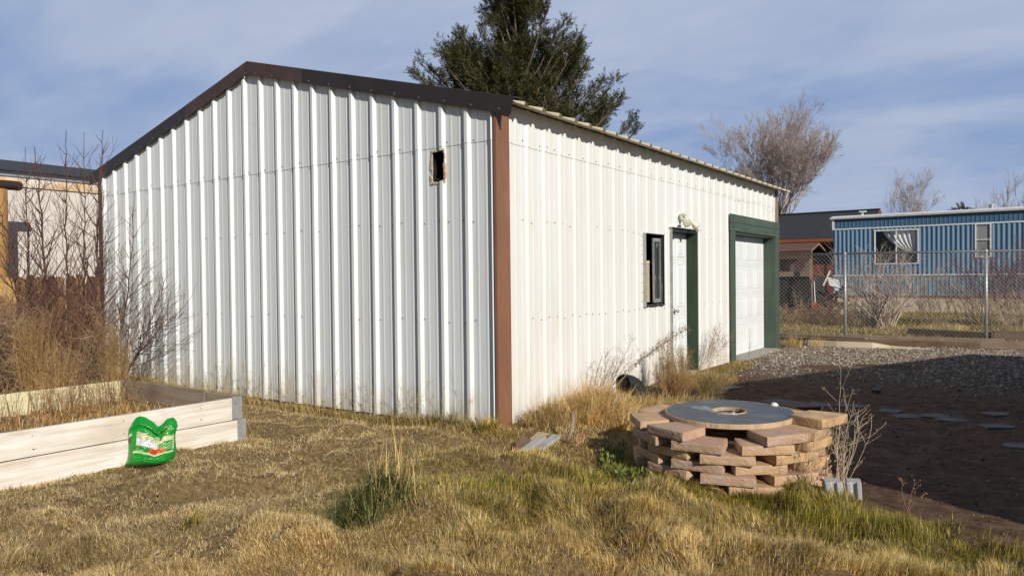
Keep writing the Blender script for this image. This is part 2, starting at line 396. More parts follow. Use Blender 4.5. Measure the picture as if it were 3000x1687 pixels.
g = fast_mesh('ground', V, F, np.full(len(F), 4), gm, cols=cols, smooth=True); tag(g, kind='structure')

# ------------------------------------------------------------------ metal shed
W_, L_ = 7.32, 9.144
PITCH_G, PITCH_S = .315, .3085
def profile(lo, hi, start, pitch, h=.036):
    """corrugation between lo and hi: list of (t, height)"""
    pts = [(lo, 0.0)]
    k0 = int(math.floor((lo - start)/pitch)) - 1; k1 = int(math.ceil((hi - start)/pitch)) + 1
    for k in range(k0, k1 + 1):
        c = start + k*pitch
        for o, hh in ((-.040,0),(-.0175,h),(.0175,h),(.040,0),(.087,0),(.098,.0033),(.112,.0033),(.123,0),(.192,0),(.203,.0033),(.217,.0033),(.228,0)):
            t = c + o
            if lo + .002 < t < hi - .002: pts.append((t, hh))
    pts.append((hi, 0.0)); return pts
def hat(pts, t):
    return float(np.interp(t, [q[0] for q in pts], [q[1] for q in pts]))
def insert(pts, ts):
    for t in ts:
        if all(abs(t - q[0]) > 1e-4 for q in pts): pts.append((t, hat(sorted(pts), t)))
        pts.sort()
    return pts
shed = empty('metal_shed', (0, 0, 0), 'white ribbed metal shed with dark brown rake trim and green framed doors', 'shed')
SL = .257; RX, RZ = -3.66, 4.03
def roofz(x): return RZ - SL*abs(x - RX)

def screw(mb, p, nrm, mi=1, rr=.0058):
    n = Vector(nrm); a = n.cross(Vector((0,0,1))).normalized(); c = n.cross(a); p = Vector(p)
    for r_, h0, h1 in ((rr*1.35, 0, .002), (rr*.75, .002, .007)):
        lo = [p + n*h0 + (a*math.cos(t) + c*math.sin(t))*r_ for t in [i*math.pi/3 for i in range(6)]]
        mb.prism(lo, n*(h1-h0), mi)

def wall(mb, prof, place, zb, ztop, seam, holes=(), nrm=None):
    """strips of ribbed sheet; upper sheet laps 5 mm over the lower one at the seam"""
    for (t0, h0), (t1, h1) in zip(prof[:-1], prof[1:]):
        tm = (t0 + t1)/2
        spans = [(zb, seam, 0.0), (seam - .02, None, .005)] if seam else [(zb, None, 0.0)]
        for za, zc, off in spans:
            zs = [(za, za, zc if zc is not None else ztop(t0), zc if zc is not None else ztop(t1))]
            for (ha, hb, hz0, hz1) in holes:
                if ha - 1e-6 < tm < hb + 1e-6:
                    out = []
                    for (a0, a1, b0, b1) in zs:
                        if hz0 <= min(a0, a1) and hz1 >= max(b0, b1): continue
                        if hz1 <= a0 or hz0 >= b0: out.append((a0, a1, b0, b1)); continue
                        if hz0 > a0: out.append((a0, a1, hz0, hz0))
                        if hz1 < b0: out.append((hz1, hz1, b0, b1))
                    zs = out
            for (a0, a1, b0, b1) in zs:
                if b0 <= a0 and b1 <= a1: continue
                mb.face([place(t0, h0+off, a0), place(t1, h1+off, a1), place(t1, h1+off, max(b1, a1)), place(t0, h0+off, max(b0, a0))])

SEAM = 2.73
# gable wall facing the camera's left
pg = profile(-W_, 0, -.315, PITCH_G)
VH = (-.765, -.603, 2.375, 2.675)
pg = insert(pg, [VH[0], VH[1], RX])
mb = MB(); wall(mb, pg, lambda t, h, z: (t, -h, z), 0.0, lambda t: roofz(t) - .015, SEAM, [VH])
for zrow in (.07, 1.0, 1.98, SEAM + .02):
    for k in range(0, 24):
        c = -.315 - k*PITCH_G
        for o in (.062, -.058):
            if rnd.random() < (.92 if zrow > 2.5 or zrow < .1 else .8) and not (zrow > 2.5 and o < 0 and k % 2):
                x = c + o + rnd.uniform(-.012, .012)
                if -W_ + .05 < x < -.03:
                    screw(mb, (x, -.001 - (.005 if zrow > SEAM else 0), zrow + rnd.uniform(-.02, .02)), (0, -1, 0))
for k in range(14):
    x = rnd.uniform(-6.5, -.3); screw(mb, (x, -.001-hat(pg, x), rnd.uniform(2.9, roofz(x) - .25) if roofz(x) > 3.3 else 2.4), (0, -1, 0), rr=.005)
mb.build('gable_wall', [M['white_metal_skylit'], M['screw']], shed)
# side wall facing the camera's right
WIN = (3.2, 3.78, 1.05, 1.97); DOOR = (4.065, 4.951, -1, 2.07); GAR = (6.59, 8.94, -1, 2.16)
ps = profile(.02, L_, .233, PITCH_S, .018)
ps = insert(ps, [WIN[0], WIN[1], DOOR[0], DOOR[1], GAR[0], GAR[1]])
mb = MB(); wall(mb, ps, lambda t, h, z: (h, t, z), 0.0, lambda t: 3.07, SEAM, [WIN, DOOR, GAR])
for zrow in (.07, 1.0, 1.98, SEAM + .02):
    k = 0
    y = .3
    while y < 9.1:
        y += .1542 + rnd.uniform(-.012, .012)
        inside = any(a - .04 < y < b_ + .04 and z0 - .03 < zrow < z1 + .03 for a, b_, z0, z1 in (WIN, DOOR, (6.38, 9.2, -1, 2.45)))
        if not inside and abs(((y - .233)/PITCH_S + .5) % 1 - .5) > .14 and rnd.random() < .9:
            screw(mb, (.001 + hat(ps, y) + (.005 if zrow > SEAM else 0), y, zrow + rnd.uniform(-.015, .015)), (1, 0, 0))
for k in range(16):
    y = rnd.uniform(6.6, 9.0); screw(mb, (.006 + hat(ps, y), y, rnd.uniform(2.62, 2.7)), (1, 0, 0), rr=.005)
for k in range(8):
    screw(mb, (.001, 3.2 - .05, 1.1 + k*.12), (1, 0, 0), rr=.005)
mb.build('side_wall', [M['white_metal_sunlit'], M['screw']], shed)
# hidden walls
pb = profile(-W_, 0, -.315, PITCH_G); pb = insert(pb, [RX]); mb = MB(); wall(mb, pb, lambda t, h, z: (t, L_ + h, z), 0, lambda t: roofz(t) - .015, None)
mb.build('rear_wall', M['white_metal_skylit'], shed)
pl = profile(0, L_, .233, PITCH_S); mb = MB(); wall(mb, pl, lambda t, h, z: (-W_ - h, t, z), 0, lambda t: 3.07, None)
mb.build('outer_wall', M['white_metal_skylit'], shed)
mb = MB(); mb.box(-W_+.03, -.03, .03, L_-.03, -.4, -.012); mb.build('foundation', M['concrete'], shed)
# roof sheet
pr = profile(-.05, L_ + .34, .233, PITCH_S, h=.036)
mb = MB()
for sx, xe in ((1, .205), (-1, -7.52)):
    for (t0, h0), (t1, h1) in zip(pr[:-1], pr[1:]):
        q = [(xe, t0, roofz(xe)+h0), (xe, t1, roofz(xe)+h1), (RX, t1, RZ+h1), (RX, t0, RZ+h0)]
        mb.face(q if sx > 0 else q[::-1])
        e = [(xe, t0, roofz(xe)+h0-.004), (xe, t1, roofz(xe)+h1-.004), (xe - sx*.25, t1, roofz(xe-sx*.25)+h1-.004), (xe - sx*.25, t0, roofz(xe-sx*.25)+h0-.004)]
        mb.face(e[::-1] if sx > 0 else e)
mb.bar((RX-.13, .3, RZ+.0), (RX-.13, L_+.33, RZ+.0), .3, .006); mb.bar((RX+.13, .3, RZ+.008), (RX+.13, L_+.33, RZ+.008), .3, .006)
mb.build('roof', M['roof_tan'], shed)
# purlin closing strip under the eave
mb = MB(); mb.box(-.05, -.004, .04, L_-.04, 2.9, 3.06); mb.build('eave_girt', M['tan_trim'], shed)
# rake trim pieces
def rake(x0, x1, m, off=0.0, cut0=0.0, cut1=0.0, drop=.15):
    mb = MB(); zt = lambda x: 4.065 - SL*abs(x - RX)
    y = -.056 - off
    s = 1 if x0 >= RX else -1
    A = [(x0, y, zt(x0)), (x1, y, zt(x1)), (x1 + cut1, y - .004, zt(x1 + cut1*0) - drop - SL*s*cut1*0), (x0 + cut0, y - .004, zt(x0) - drop)]
    mb.prism([A[3], A[2], A[1], A[0]], (0, .004, 0))
    mb.prism([(x0, y+.001, zt(x0)+.002), (x1, y+.001, zt(x1)+.002), (x1, .10, zt(x1)+.002+.012), (x0, .10, zt(x0)+.002+.012)], (0, 0, .003))
    mb.prism([(x0 + cut0, y-.006, zt(x0)-drop-.006), (x1 + cut1, y-.006, zt(x1)-drop-.006), (x1 + cut1, y+.016, zt(x1)-drop-.006), (x0 + cut0, y+.016, zt(x0)-drop-.006)], (0, 0, .006))
    nscrew = int(abs(x1 - x0)/.315)
    for k in range(nscrew):
        x = x0 + (k + .5)*(x1 - x0)/max(nscrew, 1)
        screw(mb, (x, y - .004, zt(x) - drop + .02), (0, -1, 0), 1, .009)
    return mb.build('rake_trim', [m, M['screw']], shed)
rake(-7.62, -4.95, M['trim_dark'], 0, cut0=.03); rake(-4.99, -4.12, M['trim_brown'], .003); rake(-4.16, -3.665, M['trim_brown'], .007, cut1=-.03)
rake(-3.655, -3.32, M['trim_brown'], .007, cut0=-.02); rake(-3.36, -2.66, M['trim_brown'], .003); rake(-2.70, .26, M['trim_dark'], 0, cut1=-.035)
# corner trims
mb = MB(); mb.box(.036, .041, -.033, .172, -.06, 3.05); mb.box(.012, .0405, -.037, -.0325, -.06, 3.05); mb.box(.020, .0415, .1725, .178, -.06, 3.05)
mb.build('corner_trim', M['corner_brown'], shed)
mb = MB(); mb.box(.0, .045, L_-.004, L_+.055, -.03, 3.06); mb.build('corner_trim', M['tan_trim'], shed)
mb = MB(); mb.box(-W_-.045, -W_+.02, -.046, .0, -.05, 3.02); mb.build('corner_trim', M['trim_brown'], shed)
# vent opening in the gable
mb = MB(); x0, x1, z0, z1 = VH
def wob(a): return a + rnd.uniform(-.006, .006)
for (xa, xb, za, zb_) in ((x0-.016, x0+.002, z0-.02, z1+.02), (x1-.002, x1+.011, z0-.02, z1+.018), (x0, x1, z0-.02, z0+.004), (x0, x1, z1-.004, z1+.018)):
    nseg = 7
    vert = (zb_ - za) > (xb - xa)
    for k in range(nseg):
        f0, f1 = k/nseg, (k+1)/nseg
        if vert: mb.box(wob(xa), wob(xb), (-.024 if xa > -.65 else -.012) + rnd.uniform(-.004,.002), -.001, za+(zb_-za)*f0, za+(zb_-za)*f1 + .001)
        else: mb.box(xa+(xb-xa)*f0, xa+(xb-xa)*f1 + .001, (-.012 if f0 < .62 else -.030) + rnd.uniform(-.004,.002), -.001, wob(za), wob(zb_))
vf = mb.build('vent_opening', M['sealant'], shed)
mb = MB(); mb.box(x0-.03, x0-.001, .001, .22, z0-.03, z1+.03); mb.box(x1+.001, x1+.03, .001, .22, z0-.03, z1+.03); mb.box(x0, x1, .001, .22, z1+.001, z1+.03); mb.box(x0, x1, .001, .22, z0-.03, z0-.001); mb.box(x0-.03, x1+.03, .22, .23, z0-.03, z1+.03)
mb.build('shade_liner', M['black_metal'], vf)  # black box added behind the hole, its colour stands for the shade inside

# window in the side wall
y0, y1, z0, z1 = WIN
wroot = MB()
wroot.box(-.10, .040, y0-.022, y0-.001, z0-.02, z1+.012); wf = wroot.build('window', M['galv'], shed)
mb = MB(); mb.box(-.10, .030, y1+.001, y1+.014, z0-.02, z1+.01); mb.box(-.10, .036, y0, y1+.014, z1+.001, z1+.012); mb.box(-.10, .034, y0, y1+.014, z0-.018, z0-.001)
mb.box(-.22, -.21, y0-.2, y1+.2, z0-.2, z1+.2)
mb.build('frame', M['black_metal'], wf)
def tilt(y, z): return (y + (z - 1.5)*-.012, z)
mb = MB(); sy0, sy1, sz0, sz1 = 3.545, 3.772, 1.075, 1.93
for a, b_, c, e in ((sy0, sy0+.022, sz0, sz1), (sy1-.018, sy1, sz0, sz1), (sy0+.0225, sy1-.0185, sz0, sz0+.05), (sy0+.0225, sy1-.0185, sz1-.045, sz1)):
    P4 = [tilt(a, c), tilt(b_, c), tilt(b_, e), tilt(a, e)]
    mb.prism([(-.035, q[0], q[1]) for q in P4], (.022, 0, 0))
for k in range(7):   # torn sealant strands hanging off the sash
    yy = rnd.uniform(sy0, sy1+.04); zz = rnd.choice((sz1-.02, sz0+.05, sz0+.35)); mb.tube([(-.008, yy, zz), (-.002, yy+rnd.uniform(-.02,.03), zz-.05), (-.004, yy+.01, zz-.11)], [.004,.003,.001], 4)
mb.tube([(-.006, sy1+.022, 1.5), (-.004, sy1+.012, 1.3), (0, sy1+.016, 1.12)], [.003,.005,.007], 5)
sash = mb.build('sash', M['galv'], wf)
mb = MB(); mb.prism([(-.030,)+tilt(sy0+.02, sz0+.045), (-.030,)+tilt(sy1-.016, sz0+.045), (-.030,)+tilt(sy1-.016, sz1-.04), (-.030,)+tilt(sy0+.02, sz1-.04)], (.006, 0, 0)); mb.build('pane', M['window_glass'], wf)
mb = MB()
for k in range(9): mb.box(-.098, -.092, 3.385 + k*.022, 3.3925 + k*.022, 1.08, 1.60)
for k in range(24): mb.box(-.0915, -.087, 3.383, 3.572, 1.085 + k*.0215, 1.0925 + k*.0215)
mb.box(-.099, -.084, 3.383, 3.572, 1.6005, 1.63)
mb.build('grille', M['yellow_plastic'], wf)

# raised panels for doors: (place(y,z,x)) frusta
def raised(mb, y0, y1, z0, z1, x, h=.009, s=.03, groove=.018):
    # a sunk border and a raised field
    a = [(x+.0005, y0, z0), (x+.0005, y1, z0), (x+.0005, y1, z1), (x+.0005, y0, z1)]
    def ring(q, xx): return [(xx, q[0], q[2]), (xx, q[1], q[2]), (xx, q[1], q[3]), (xx, q[0], q[3])]
    R0 = ring((y0, y1, z0, z1), x+.0005); R1 = ring((y0+.010, y1-.010, z0+.010, z1-.010), x+h)
    R2 = ring((y0+.020, y1-.020, z0+.020, z1-.020), x+.002); R3 = ring((y0+.028, y1-.028, z0+.028, z1-.028), x+.002); R4 = ring((y0+.05, y1-.05, z0+.05, z1-.05), x+h)
    for A, B in ((R0, R1), (R1, R2), (R2, R3), (R3, R4)):
        for i in range(4):
            j = (i+1) % 4; mb.face([A[i], A[j], B[j], B[i]])
    mb.face(R4)
# entry door
DX = -.122
mb = MB(); mb.box(DX-.04, DX, 4.075, 4.94, .035, 2.045)
for (ya, yb) in ((4.18, 4.45), (4.565, 4.835)):
    for za, zb_ in ((.22, .82), (.98, 1.60), (1.70, 1.93)): raised(mb, ya, yb, za, zb_, DX)
door = mb.build('entry_door', M['door_white'], shed)
mb = MB(); mb.tube([(DX, 4.455, .925), (DX+.045, 4.455, .925)], [.012, .012], 8); mb.tube([(DX+.040, 4.455, .925), (DX+.052, 4.456, .925), (DX+.075, 4.456, .925)], [.016, .028, .020], 10)
mb.tube([(DX+.001, 4.455, .925), (DX+.008, 4.455, .925)], [.03, .03], 12); mb.build('handle', M['steel'], door, smooth=True)
mb = MB(); mb.box(DX-.04, .040, 4.951, 4.972, -.02, 2.075); mb.box(DX-.04, .034, 4.046, 4.066, -.02, 2.075); mb.box(DX-.04, .034, 4.067, 4.950, 2.05, 2.074)
mb.build('door_frame', M['green_dark'], shed)
mb = MB(); mb.box(-.01, .042, 4.030, 4.0455, -.01, 2.09); mb.box(-.002, .075, 4.01, 5.03, 2.0905, 2.098); mb.box(.0345, .044, 4.9725, 4.985, 0, 2.09)
mb.build('door_trim', M['galv'], shed)
mb = MB(); mb.box(-.16, .03, 4.05, 4.97, -.10, .03); mb.build('door_sill', M['concrete'], shed)
# garage door
GX = -.165
mb = MB()
zs = [.03, .587, 1.10, 1.62, 2.13]
for a, b_ in zip(zs[:-1], zs[1:]):
    mb.box(GX-.04, GX, 6.62, 8.93, a + .003, b_ - .003)
    for k in range(4):
        yc = 6.62 + (k + .5)*2.31/4
        raised(mb, yc-.235, yc+.235, a + .085, b_ - .075, GX, h=.006)
    mb.box(GX, GX+.004, 6.62, 8.93, b_-.032, b_-.022); 
mb.box(GX-.035, GX-.006, 6.62, 8.93, .02, 2.13)
mb.build('garage_door', M['door_white'], shed)
mb = MB(); mb.box(-.2, .064, 6.575, 6.612, -.03, 2.155); mb.box(.0365, .064, 6.40, 6.5745, -.03, 2.155); mb.build('garage_jamb', M['green_paint'], shed, bevel=.003)
mb = MB(); mb.box(-.2, .064, 8.925, 8.962, -.03, 2.155); mb.box(.0365, .064, 8.9625, 9.19, -.03, 2.155); mb.build('garage_jamb', M['green_paint'], shed, bevel=.003)
mb = MB(); mb.box(.0365, .068, 6.385, 9.192, 2.298, 2.435); mb.box(.0365, .066, 6.385, 9.192, 2.1555, 2.294); mb.box(-.2, .036, 6.60, 8.94, 2.1305, 2.155)
mb.build('garage_header', M['green_header'], shed, bevel=.004)
mb = MB(); mb.prism([(-.25, 6.62, -.2), (.06, 6.62, -.2), (.20, 6.62, -.2), (.20, 6.62, .0), (.06, 6.62, .026), (-.25, 6.62, .026)], (0, 2.3, 0)); mb.build('garage_sill', M['concrete'], shed)

# floodlight above the entry door
fl = empty('floodlight', (.04, 4.37, 2.25), 'old cream twin floodlight with two round lamps above the white entry door', 'floodlight')
mb = MB(); mb.tube([(.03, 4.37, 2.25), (.075, 4.37, 2.25)], [.055, .05], 14); mb.tube([(.055, 4.35, 2.25), (.10, 4.345, 2.29), (.12, 4.34, 2.31)], [.03, .03, .022], 8); mb.tube([(.06, 4.36, 2.24), (.09, 4.37, 2.20), (.1, 4.40, 2.15)], [.016,.016,.014], 6)
mb.build('junction_box', M['lamp_plastic'], fl, smooth=True)
def lamp(p, dr):
    p = Vector(p); dr = Vector(dr).normalized(); m_ = MB()
    m_.tube([p - dr*.13, p - dr*.075, p - dr*.07, p - dr*.03, p], [.022, .026, .030, .052, .062], 16)
    lo = m_.build('lamp', M['lamp_plastic'], fl, smooth=True)
    m2 = MB(); m2.tube([p + dr*.001, p + dr*.006, p + dr*.010], [.060, .050, .020], 16); m2.tube([p + dr*.0102, p + dr*.014], [.012,.008], 10); m2.build('lens', M['lamp_lens'], lo, smooth=True)
lamp((.155, 4.29, 2.165), (.62, -.72, -.15)); lamp((.17, 4.60, 2.13), (.35, .85, -.42))

# ------------------------------------------------------------------ fire ring of loose wall blocks
M['block'] = mat('block', (.56,.37,.215), (.40,.25,.14), scale=7, rough=.92, bump=.3, bscale=110, c3=(.50,.37,.27), c3scale=5, c3amt=.6, detail=8)
M['block_pink'] = mat('block_pink', (.50,.325,.22), (.35,.22,.145), scale=8, rough=.92, bump=.3, bscale=110, c3=(.46,.35,.28), c3scale=6, c3amt=.6, detail=8)
M['block_tan'] = mat('block_tan', (.63,.415,.21), (.48,.30,.15), scale=6, rough=.92, bump=.3, bscale=110, c3=(.3,.2,.13), c3scale=6, c3amt=.5, detail=8)
BH = .067
def block_mesh(name, seed, m, wo=.365, wi=.275, dep=.275):
    q = np.random.default_rng(seed); nx, ny, nz = 14, 8, 4
    pts = {}; V = []; F = []
    def vid(i, j, k):
        if (i, j, k) in pts: return pts[(i, j, k)]
        u, v, w_ = i/nx, j/ny, k/nz
        wd = wi + (wo - wi)*min(1, v*1.25)
        if v > .8: wd = wo
        x = (u - .5)*wd; y = (v - .5)*dep; z = w_*BH
        c = .0032
        ex = min(u, 1-u)*wd; ey = min(v, 1-v)*dep; ez = min(w_, 1-w_)*BH
        nb = sum(e < 1e-6 for e in (ex, ey, ez))
        if nb >= 2:  # knock the arrises off
            if ex < 1e-6: x -= math.copysign(c*q.uniform(.95,1.05), x)
            if ey < 1e-6: y -= math.copysign(c*q.uniform(.95,1.05), y)
            if ez < 1e-6: z += (c if w_ < .5 else -c)*q.uniform(.95,1.05)
        if j == ny: y += q.normal()*.0009 - .003*(abs(u-.5)*2)**3      # split face
        elif i in (0, nx): x += q.normal()*.0004
        elif k in (0, nz): z += q.normal()*.0003
        pts[(i, j, k)] = len(V); V.append((x, y, z)); return pts[(i, j, k)]
    for i in range(nx):
        for j in range(ny):
            F.append((vid(i,j,0), vid(i,j+1,0), vid(i+1,j+1,0), vid(i+1,j,0))); F.append((vid(i,j,nz), vid(i+1,j,nz), vid(i+1,j+1,nz), vid(i,j+1,nz)))
    for i in range(nx):
        for k in range(nz):
            F.append((vid(i,0,k), vid(i+1,0,k), vid(i+1,0,k+1), vid(i,0,k+1))); F.append((vid(i,ny,k), vid(i,ny,k+1), vid(i+1,ny,k+1), vid(i+1,ny,k)))
    for j in range(ny):
        for k in range(nz):
            F.append((vid(0,j,k), vid(0,j,k+1), vid(0,j+1,k+1), vid(0,j+1,k))); F.append((vid(nx,j,k), vid(nx,j+1,k), vid(nx,j+1,k+1), vid(nx,j,k+1)))
    me = bpy.data.meshes.new(name); me.from_pydata(V, [], F); me.materials.append(m); me.update(); return me
BM = [block_mesh('wall_block', s_, M[k]) for s_, k in ((1,'block'),(2,'block_pink'),(3,'block'),(4,'block_tan'),(5,'block_pink'))]
RC = Vector((2.215, -.04, 0)); Z0 = -.055
ORD = ['bottom', 'second', 'third', 'fourth', 'fifth']
def place_block(ang, course, rad, label, z=None, yaw=0, mi=None):
    o = bpy.data.objects.new('wall_block', BM[rnd.randrange(5) if mi is None else mi]); link(o)
    a = R(ang)
    o.location = (RC.x + rad*math.cos(a), RC.y + rad*math.sin(a), (Z0 + course*BH*1.012 if z is None else z))
    o.rotation_euler = (R(rnd.uniform(-.5,.5)), R(rnd.uniform(-.5,.5)), a - math.pi/2 + R(yaw))
    tag(o, label, 'block', 'blocks of the round fire ring'); return o
starts = [-95, -70, -91, -71, -90]
for c in range(5):
    for k in range(9):
        a = starts[c] + k*40.0
        rel = ((a + 71 + 180) % 360) - 180
        place_block(a + rnd.uniform(-2.2, 2.2), c, .548 + rnd.uniform(-.022, .022) + .012*math.sin(c*2.1), 'tan trapezoid block stacked in the %s course of the round fire ring' % ORD[c], yaw=rnd.uniform(-5, 5))
top = [(-109, 'pinkish block at front left on top of the fire ring, shaded end towards the viewer', 1, -4, .575),
       (-148, 'tan block at the left on top of the fire ring carrying the lid shadow', 0, 6, .58),
       (172, 'tan block at the far left on top of the fire ring', 2, 3, .575),
       (132, 'sunlit tan block at the back left on top of the fire ring', 3, -3, .575),
       (94, 'tan block at the back of the fire ring beside the dry weeds', 0, 2, .565),
       (57, 'tan block at the very back of the fire ring behind the lid hole', 3, 3, .565),
       (27, 'tan block at the back right of the fire ring under the white bulb', 0, 0, .56),
       (-6, 'tan block at the right side of the ring beneath the raised block', 0, 3, .555),
       (-38, 'pinkish block at the front right on top of the fire ring touching the lid', 1, 4, .56)]
for a, lb, mi, yw, rd in top: place_block(a, 5, rd, lb, yaw=yw, mi=mi)
place_block(6, 6, .625, 'orange tan block raised highest above the right side of the ring', yaw=-22, mi=3)
# lid: end disc of a cable spool
M['lid_top'] = mat('lid_top', (.052,.062,.072), (.075,.086,.096), scale=3.5, rough=.5, bump=.06, bscale=8, c3=(.19,.20,.21), c3scale=4.5, c3amt=.35, stretch=(1, 2.2, 1), detail=8)
M['lid_edge'] = mat('lid_edge', (.52,.38,.24), (.40,.28,.17), scale=26, rough=.75, bump=.3, stretch=(1,1,.2))
lid = empty('spool_lid', (RC.x, RC.y, .353), 'round grey cable spool end with a hole, lying as a lid on the fire ring', 'lid')
lid.rotation_euler = (R(1.1), 0, 0)
def ringmesh(name, prof, m, parent, n=72, smooth=False):
    b_ = MB(); b_.lathe((0,0,0), prof, n); return b_.build(name, m, parent, local=True, smooth=smooth)
ringmesh('board', [(.17, 0), (.470, 0), (.476, .004), (.477, .034), (.474, .038), (.17, .0385), (.17, 0)], M['lid_edge'], lid)
ringmesh('top_sheet', [(.1285, .0387), (.466, .0387), (.464, .041), (.140, .041), (.1285, .0387)], M['lid_top'], lid)
ringmesh('hub_ring', [(.121, .020), (.1280, .020), (.1280, .043), (.126, .046), (.122, .046), (.120, .043), (.121, .020)], M['lid_edge'], lid)
# crumpled clear plastic beside the hole
mP, ntp, pp = newmat('clear_plastic'); pp.inputs['Base Color'].default_value = (.85,.88,.9,1); pp.inputs['Roughness'].default_value = .2; pp.inputs['Alpha'].default_value = .14
M['clear_plastic'] = mP
b_ = MB(); pv = []
for i in range(40):
    t = R(-178 + 128*i/39); row = []
    for j, (rr, zz) in enumerate(((.130, .054), (.138, .062), (.148, .050), (.158, .055), (.170, .043))):
        q = rr + rnd.uniform(-.006, .006) + (.03 if i < 8 else 0)*(8 - i)/8*(j + 1)
        row.append((RC.x + q*math.cos(t), RC.y + q*math.sin(t), .353 + zz - .004 + rnd.uniform(-.006, .008)))
    pv.append(row)
for i in range(39):
    for j in range(4): b_.face([pv[i][j], pv[i+1][j], pv[i+1][j+1], pv[i][j+1]])
wr = b_.build('plastic_wrap', M['clear_plastic'], smooth=True); tag(wr, 'crumpled strip of clear plastic film lying in front of the lid hole', 'plastic film')
# white bulb at the back of the ring
M['white_glass'] = mat('white_glass', (.74,.72,.68), (.62,.60,.56), scale=9, rough=.35, c3=(.3,.24,.2), c3scale=11, c3amt=.5)
b_ = MB(); pz = Vector((2.45, .34, .392)); dd = Vector((.45, .25, -.35)).normalized()
b_.tube([pz - dd*.036, pz - dd*.033, pz - dd*.023, pz - dd*.006, pz + dd*.011, pz + dd*.026, pz + dd*.037, pz + dd*.046], [.003,.014,.025,.030,.027,.020,.011,.008], 16)
o = b_.build('light_bulb', M['white_glass'], smooth=True); tag(o, 'white pear shaped bulb lying at the back right of the fire ring', 'bulb')
# dark metal sheet on the ground behind the ring
M['dark_rust'] = mat('dark_rust', (.055,.028,.02), (.09,.05,.035), scale=6, rough=.7, bump=.3)
b_ = MB(); z_ = -.05
b_.prism([(1.52,3.02,z_), (2.10,2.72,z_), (2.22,2.86,z_), (2.0,3.18,z_), (1.62,3.30,z_)], (0,0,.028)); b_.prism([(2.02,2.70,z_+.0285), (2.11,2.69,z_+.0285), (2.23,2.84,z_+.0285), (2.17,2.90,z_+.0285)], (0,0,.025))
o = b_.build('metal_plate', M['dark_rust'], bevel=.003); tag(o, 'dark reddish brown metal plate lying on the dirt behind the fire ring', 'plate')
# grey concrete blocks beside the ring
def grey_block(loc, yaw, label, s=(.20,.19,.19)):
    e = MB(); a, b2, c = s
    e.prism([(-a/2,-b2/2,0), (-.015,-b2/2,0), (-.015,-b2/2+.02,0), (.015,-b2/2+.02,0), (.015,-b2/2,0), (a/2,-b2/2,0), (a/2,b2/2,0), (-a/2,b2/2,0)], (0,0,c))
    o = e.build('concrete_block', M['concrete_grey'], local=True, bevel=.006); o.location = loc; o.rotation_euler = (R(2), R(-3), R(yaw)); tag(o, label, 'block', 'grey concrete blocks'); return o
grey_block((3.035, -.43, -.07), 22, 'pale grey concrete block at the lawn edge, half hidden by white twigs', (.11,.12,.15))
grey_block((3.15, -.35, -.09), 14, 'grey grooved concrete block standing at the dirt edge, right of its mate', (.09,.11,.165))

# ------------------------------------------------------------------ raised garden bed
M['bed_pale'] = wood('bed_pale', (.82,.785,.73), (.56,.48,.39), axis='y', grain=24, bump=.5, c3=(.50,.38,.26))
M['bed_cream'] = wood('bed_cream', (.70,.65,.42), (.62,.56,.35), axis='y', grain=10, bump=.2, c3=(.52,.46,.27))
M['bed_grey'] = wood('bed_grey', (.30,.24,.18), (.19,.145,.105), axis='x', grain=18, bump=.5, c3=(.10,.07,.05))
M['soil'] = mat('soil', (.14,.09,.05), (.22,.15,.085), scale=18, rough=.95, bump=1, bscale=40)
bed = empty('raised_garden_bed', (-2.7, -2.8, 0), 'rectangular wooden raised garden bed of pale boards with galvanised corners, full of dry weeds', 'garden bed')
def board(x0, x1, y0, y1, z0, z1, m, dz=0.0, name='board', lab=None, nails=()):
    b_ = MB(); b_.hexa([(x0,y0,z0),(x1,y0,z0),(x1,y1,z0+dz),(x0,y1,z0+dz),(x0,y0,z1),(x1,y0,z1),(x1,y1,z1+dz),(x0,y1,z1+dz)])
    if nails:
        for yy in nails:
            for zz in (z0 + .045, z1 - .05): b_.tube([(x1 - .001, yy + rnd.uniform(-.02,.02), zz), (x1 + .0025, yy, zz)], [.006,.005], 6, mi=1)
    o = b_.build(name, [m, M['screw']], bed, bevel=.004)
    if lab: o['label'] = lab
    return o
board(-1.760, -1.722, -4.15, -1.62, .192, .385, M['bed_pale'], -.008, nails=(-1.95, -2.6, -3.25)); board(-1.752, -1.712, -4.15, -1.575, -.03, .181, M['bed_pale'], -.004)
board(-3.79, -3.752, -4.15, -1.58, .165, .385, M['bed_cream'], lab='cream painted back board'); board(-3.785, -3.75, -4.15, -1.62, -.03, .160, M['bed_cream'])
board(-3.745, -2.22, -1.600, -1.562, .20, .400, M['bed_grey']); board(-2.212, -1.765, -1.598, -1.560, .196, .385, M['bed_grey']); board(-3.745, -1.765, -1.604, -1.566, -.03, .194, M['bed_grey'])
board(-3.745, -1.765, -4.19, -4.152, -.03, .385, M['bed_grey'])
def bracket(z0, z1, y0, y1, x):
    b_ = MB(); b_.box(x, x+.003, y0, y1, z0, z1); b_.box(x-.10, x+.003, y1, y1+.003, z0, z1)
    for zz in (.2, .5, .8):
        z = z0 + (z1-z0)*zz; b_.tube([(x+.003, y0+.03, z), (x+.007, y0+.03, z)], [.007,.005], 6)
    b_.build('corner_bracket', M['galv'], bed)
bracket(.188, .388, -1.645, -1.545, -1.7205); bracket(-.03, .186, -1.60, -1.515, -1.7105)
nn = 24; xs = np.linspace(-3.75, -1.76, nn); ys = np.linspace(-4.15, -1.6, nn); SX, SY = np.meshgrid(xs, ys, indexing='ij'); SZ = .12 + .09*fbm(SX, SY, .5, 21)
I2 = np.arange(nn*nn).reshape(nn, nn); F2 = np.stack([I2[:-1,:-1], I2[1:,:-1], I2[1:,1:], I2[:-1,1:]], -1).reshape(-1, 4)
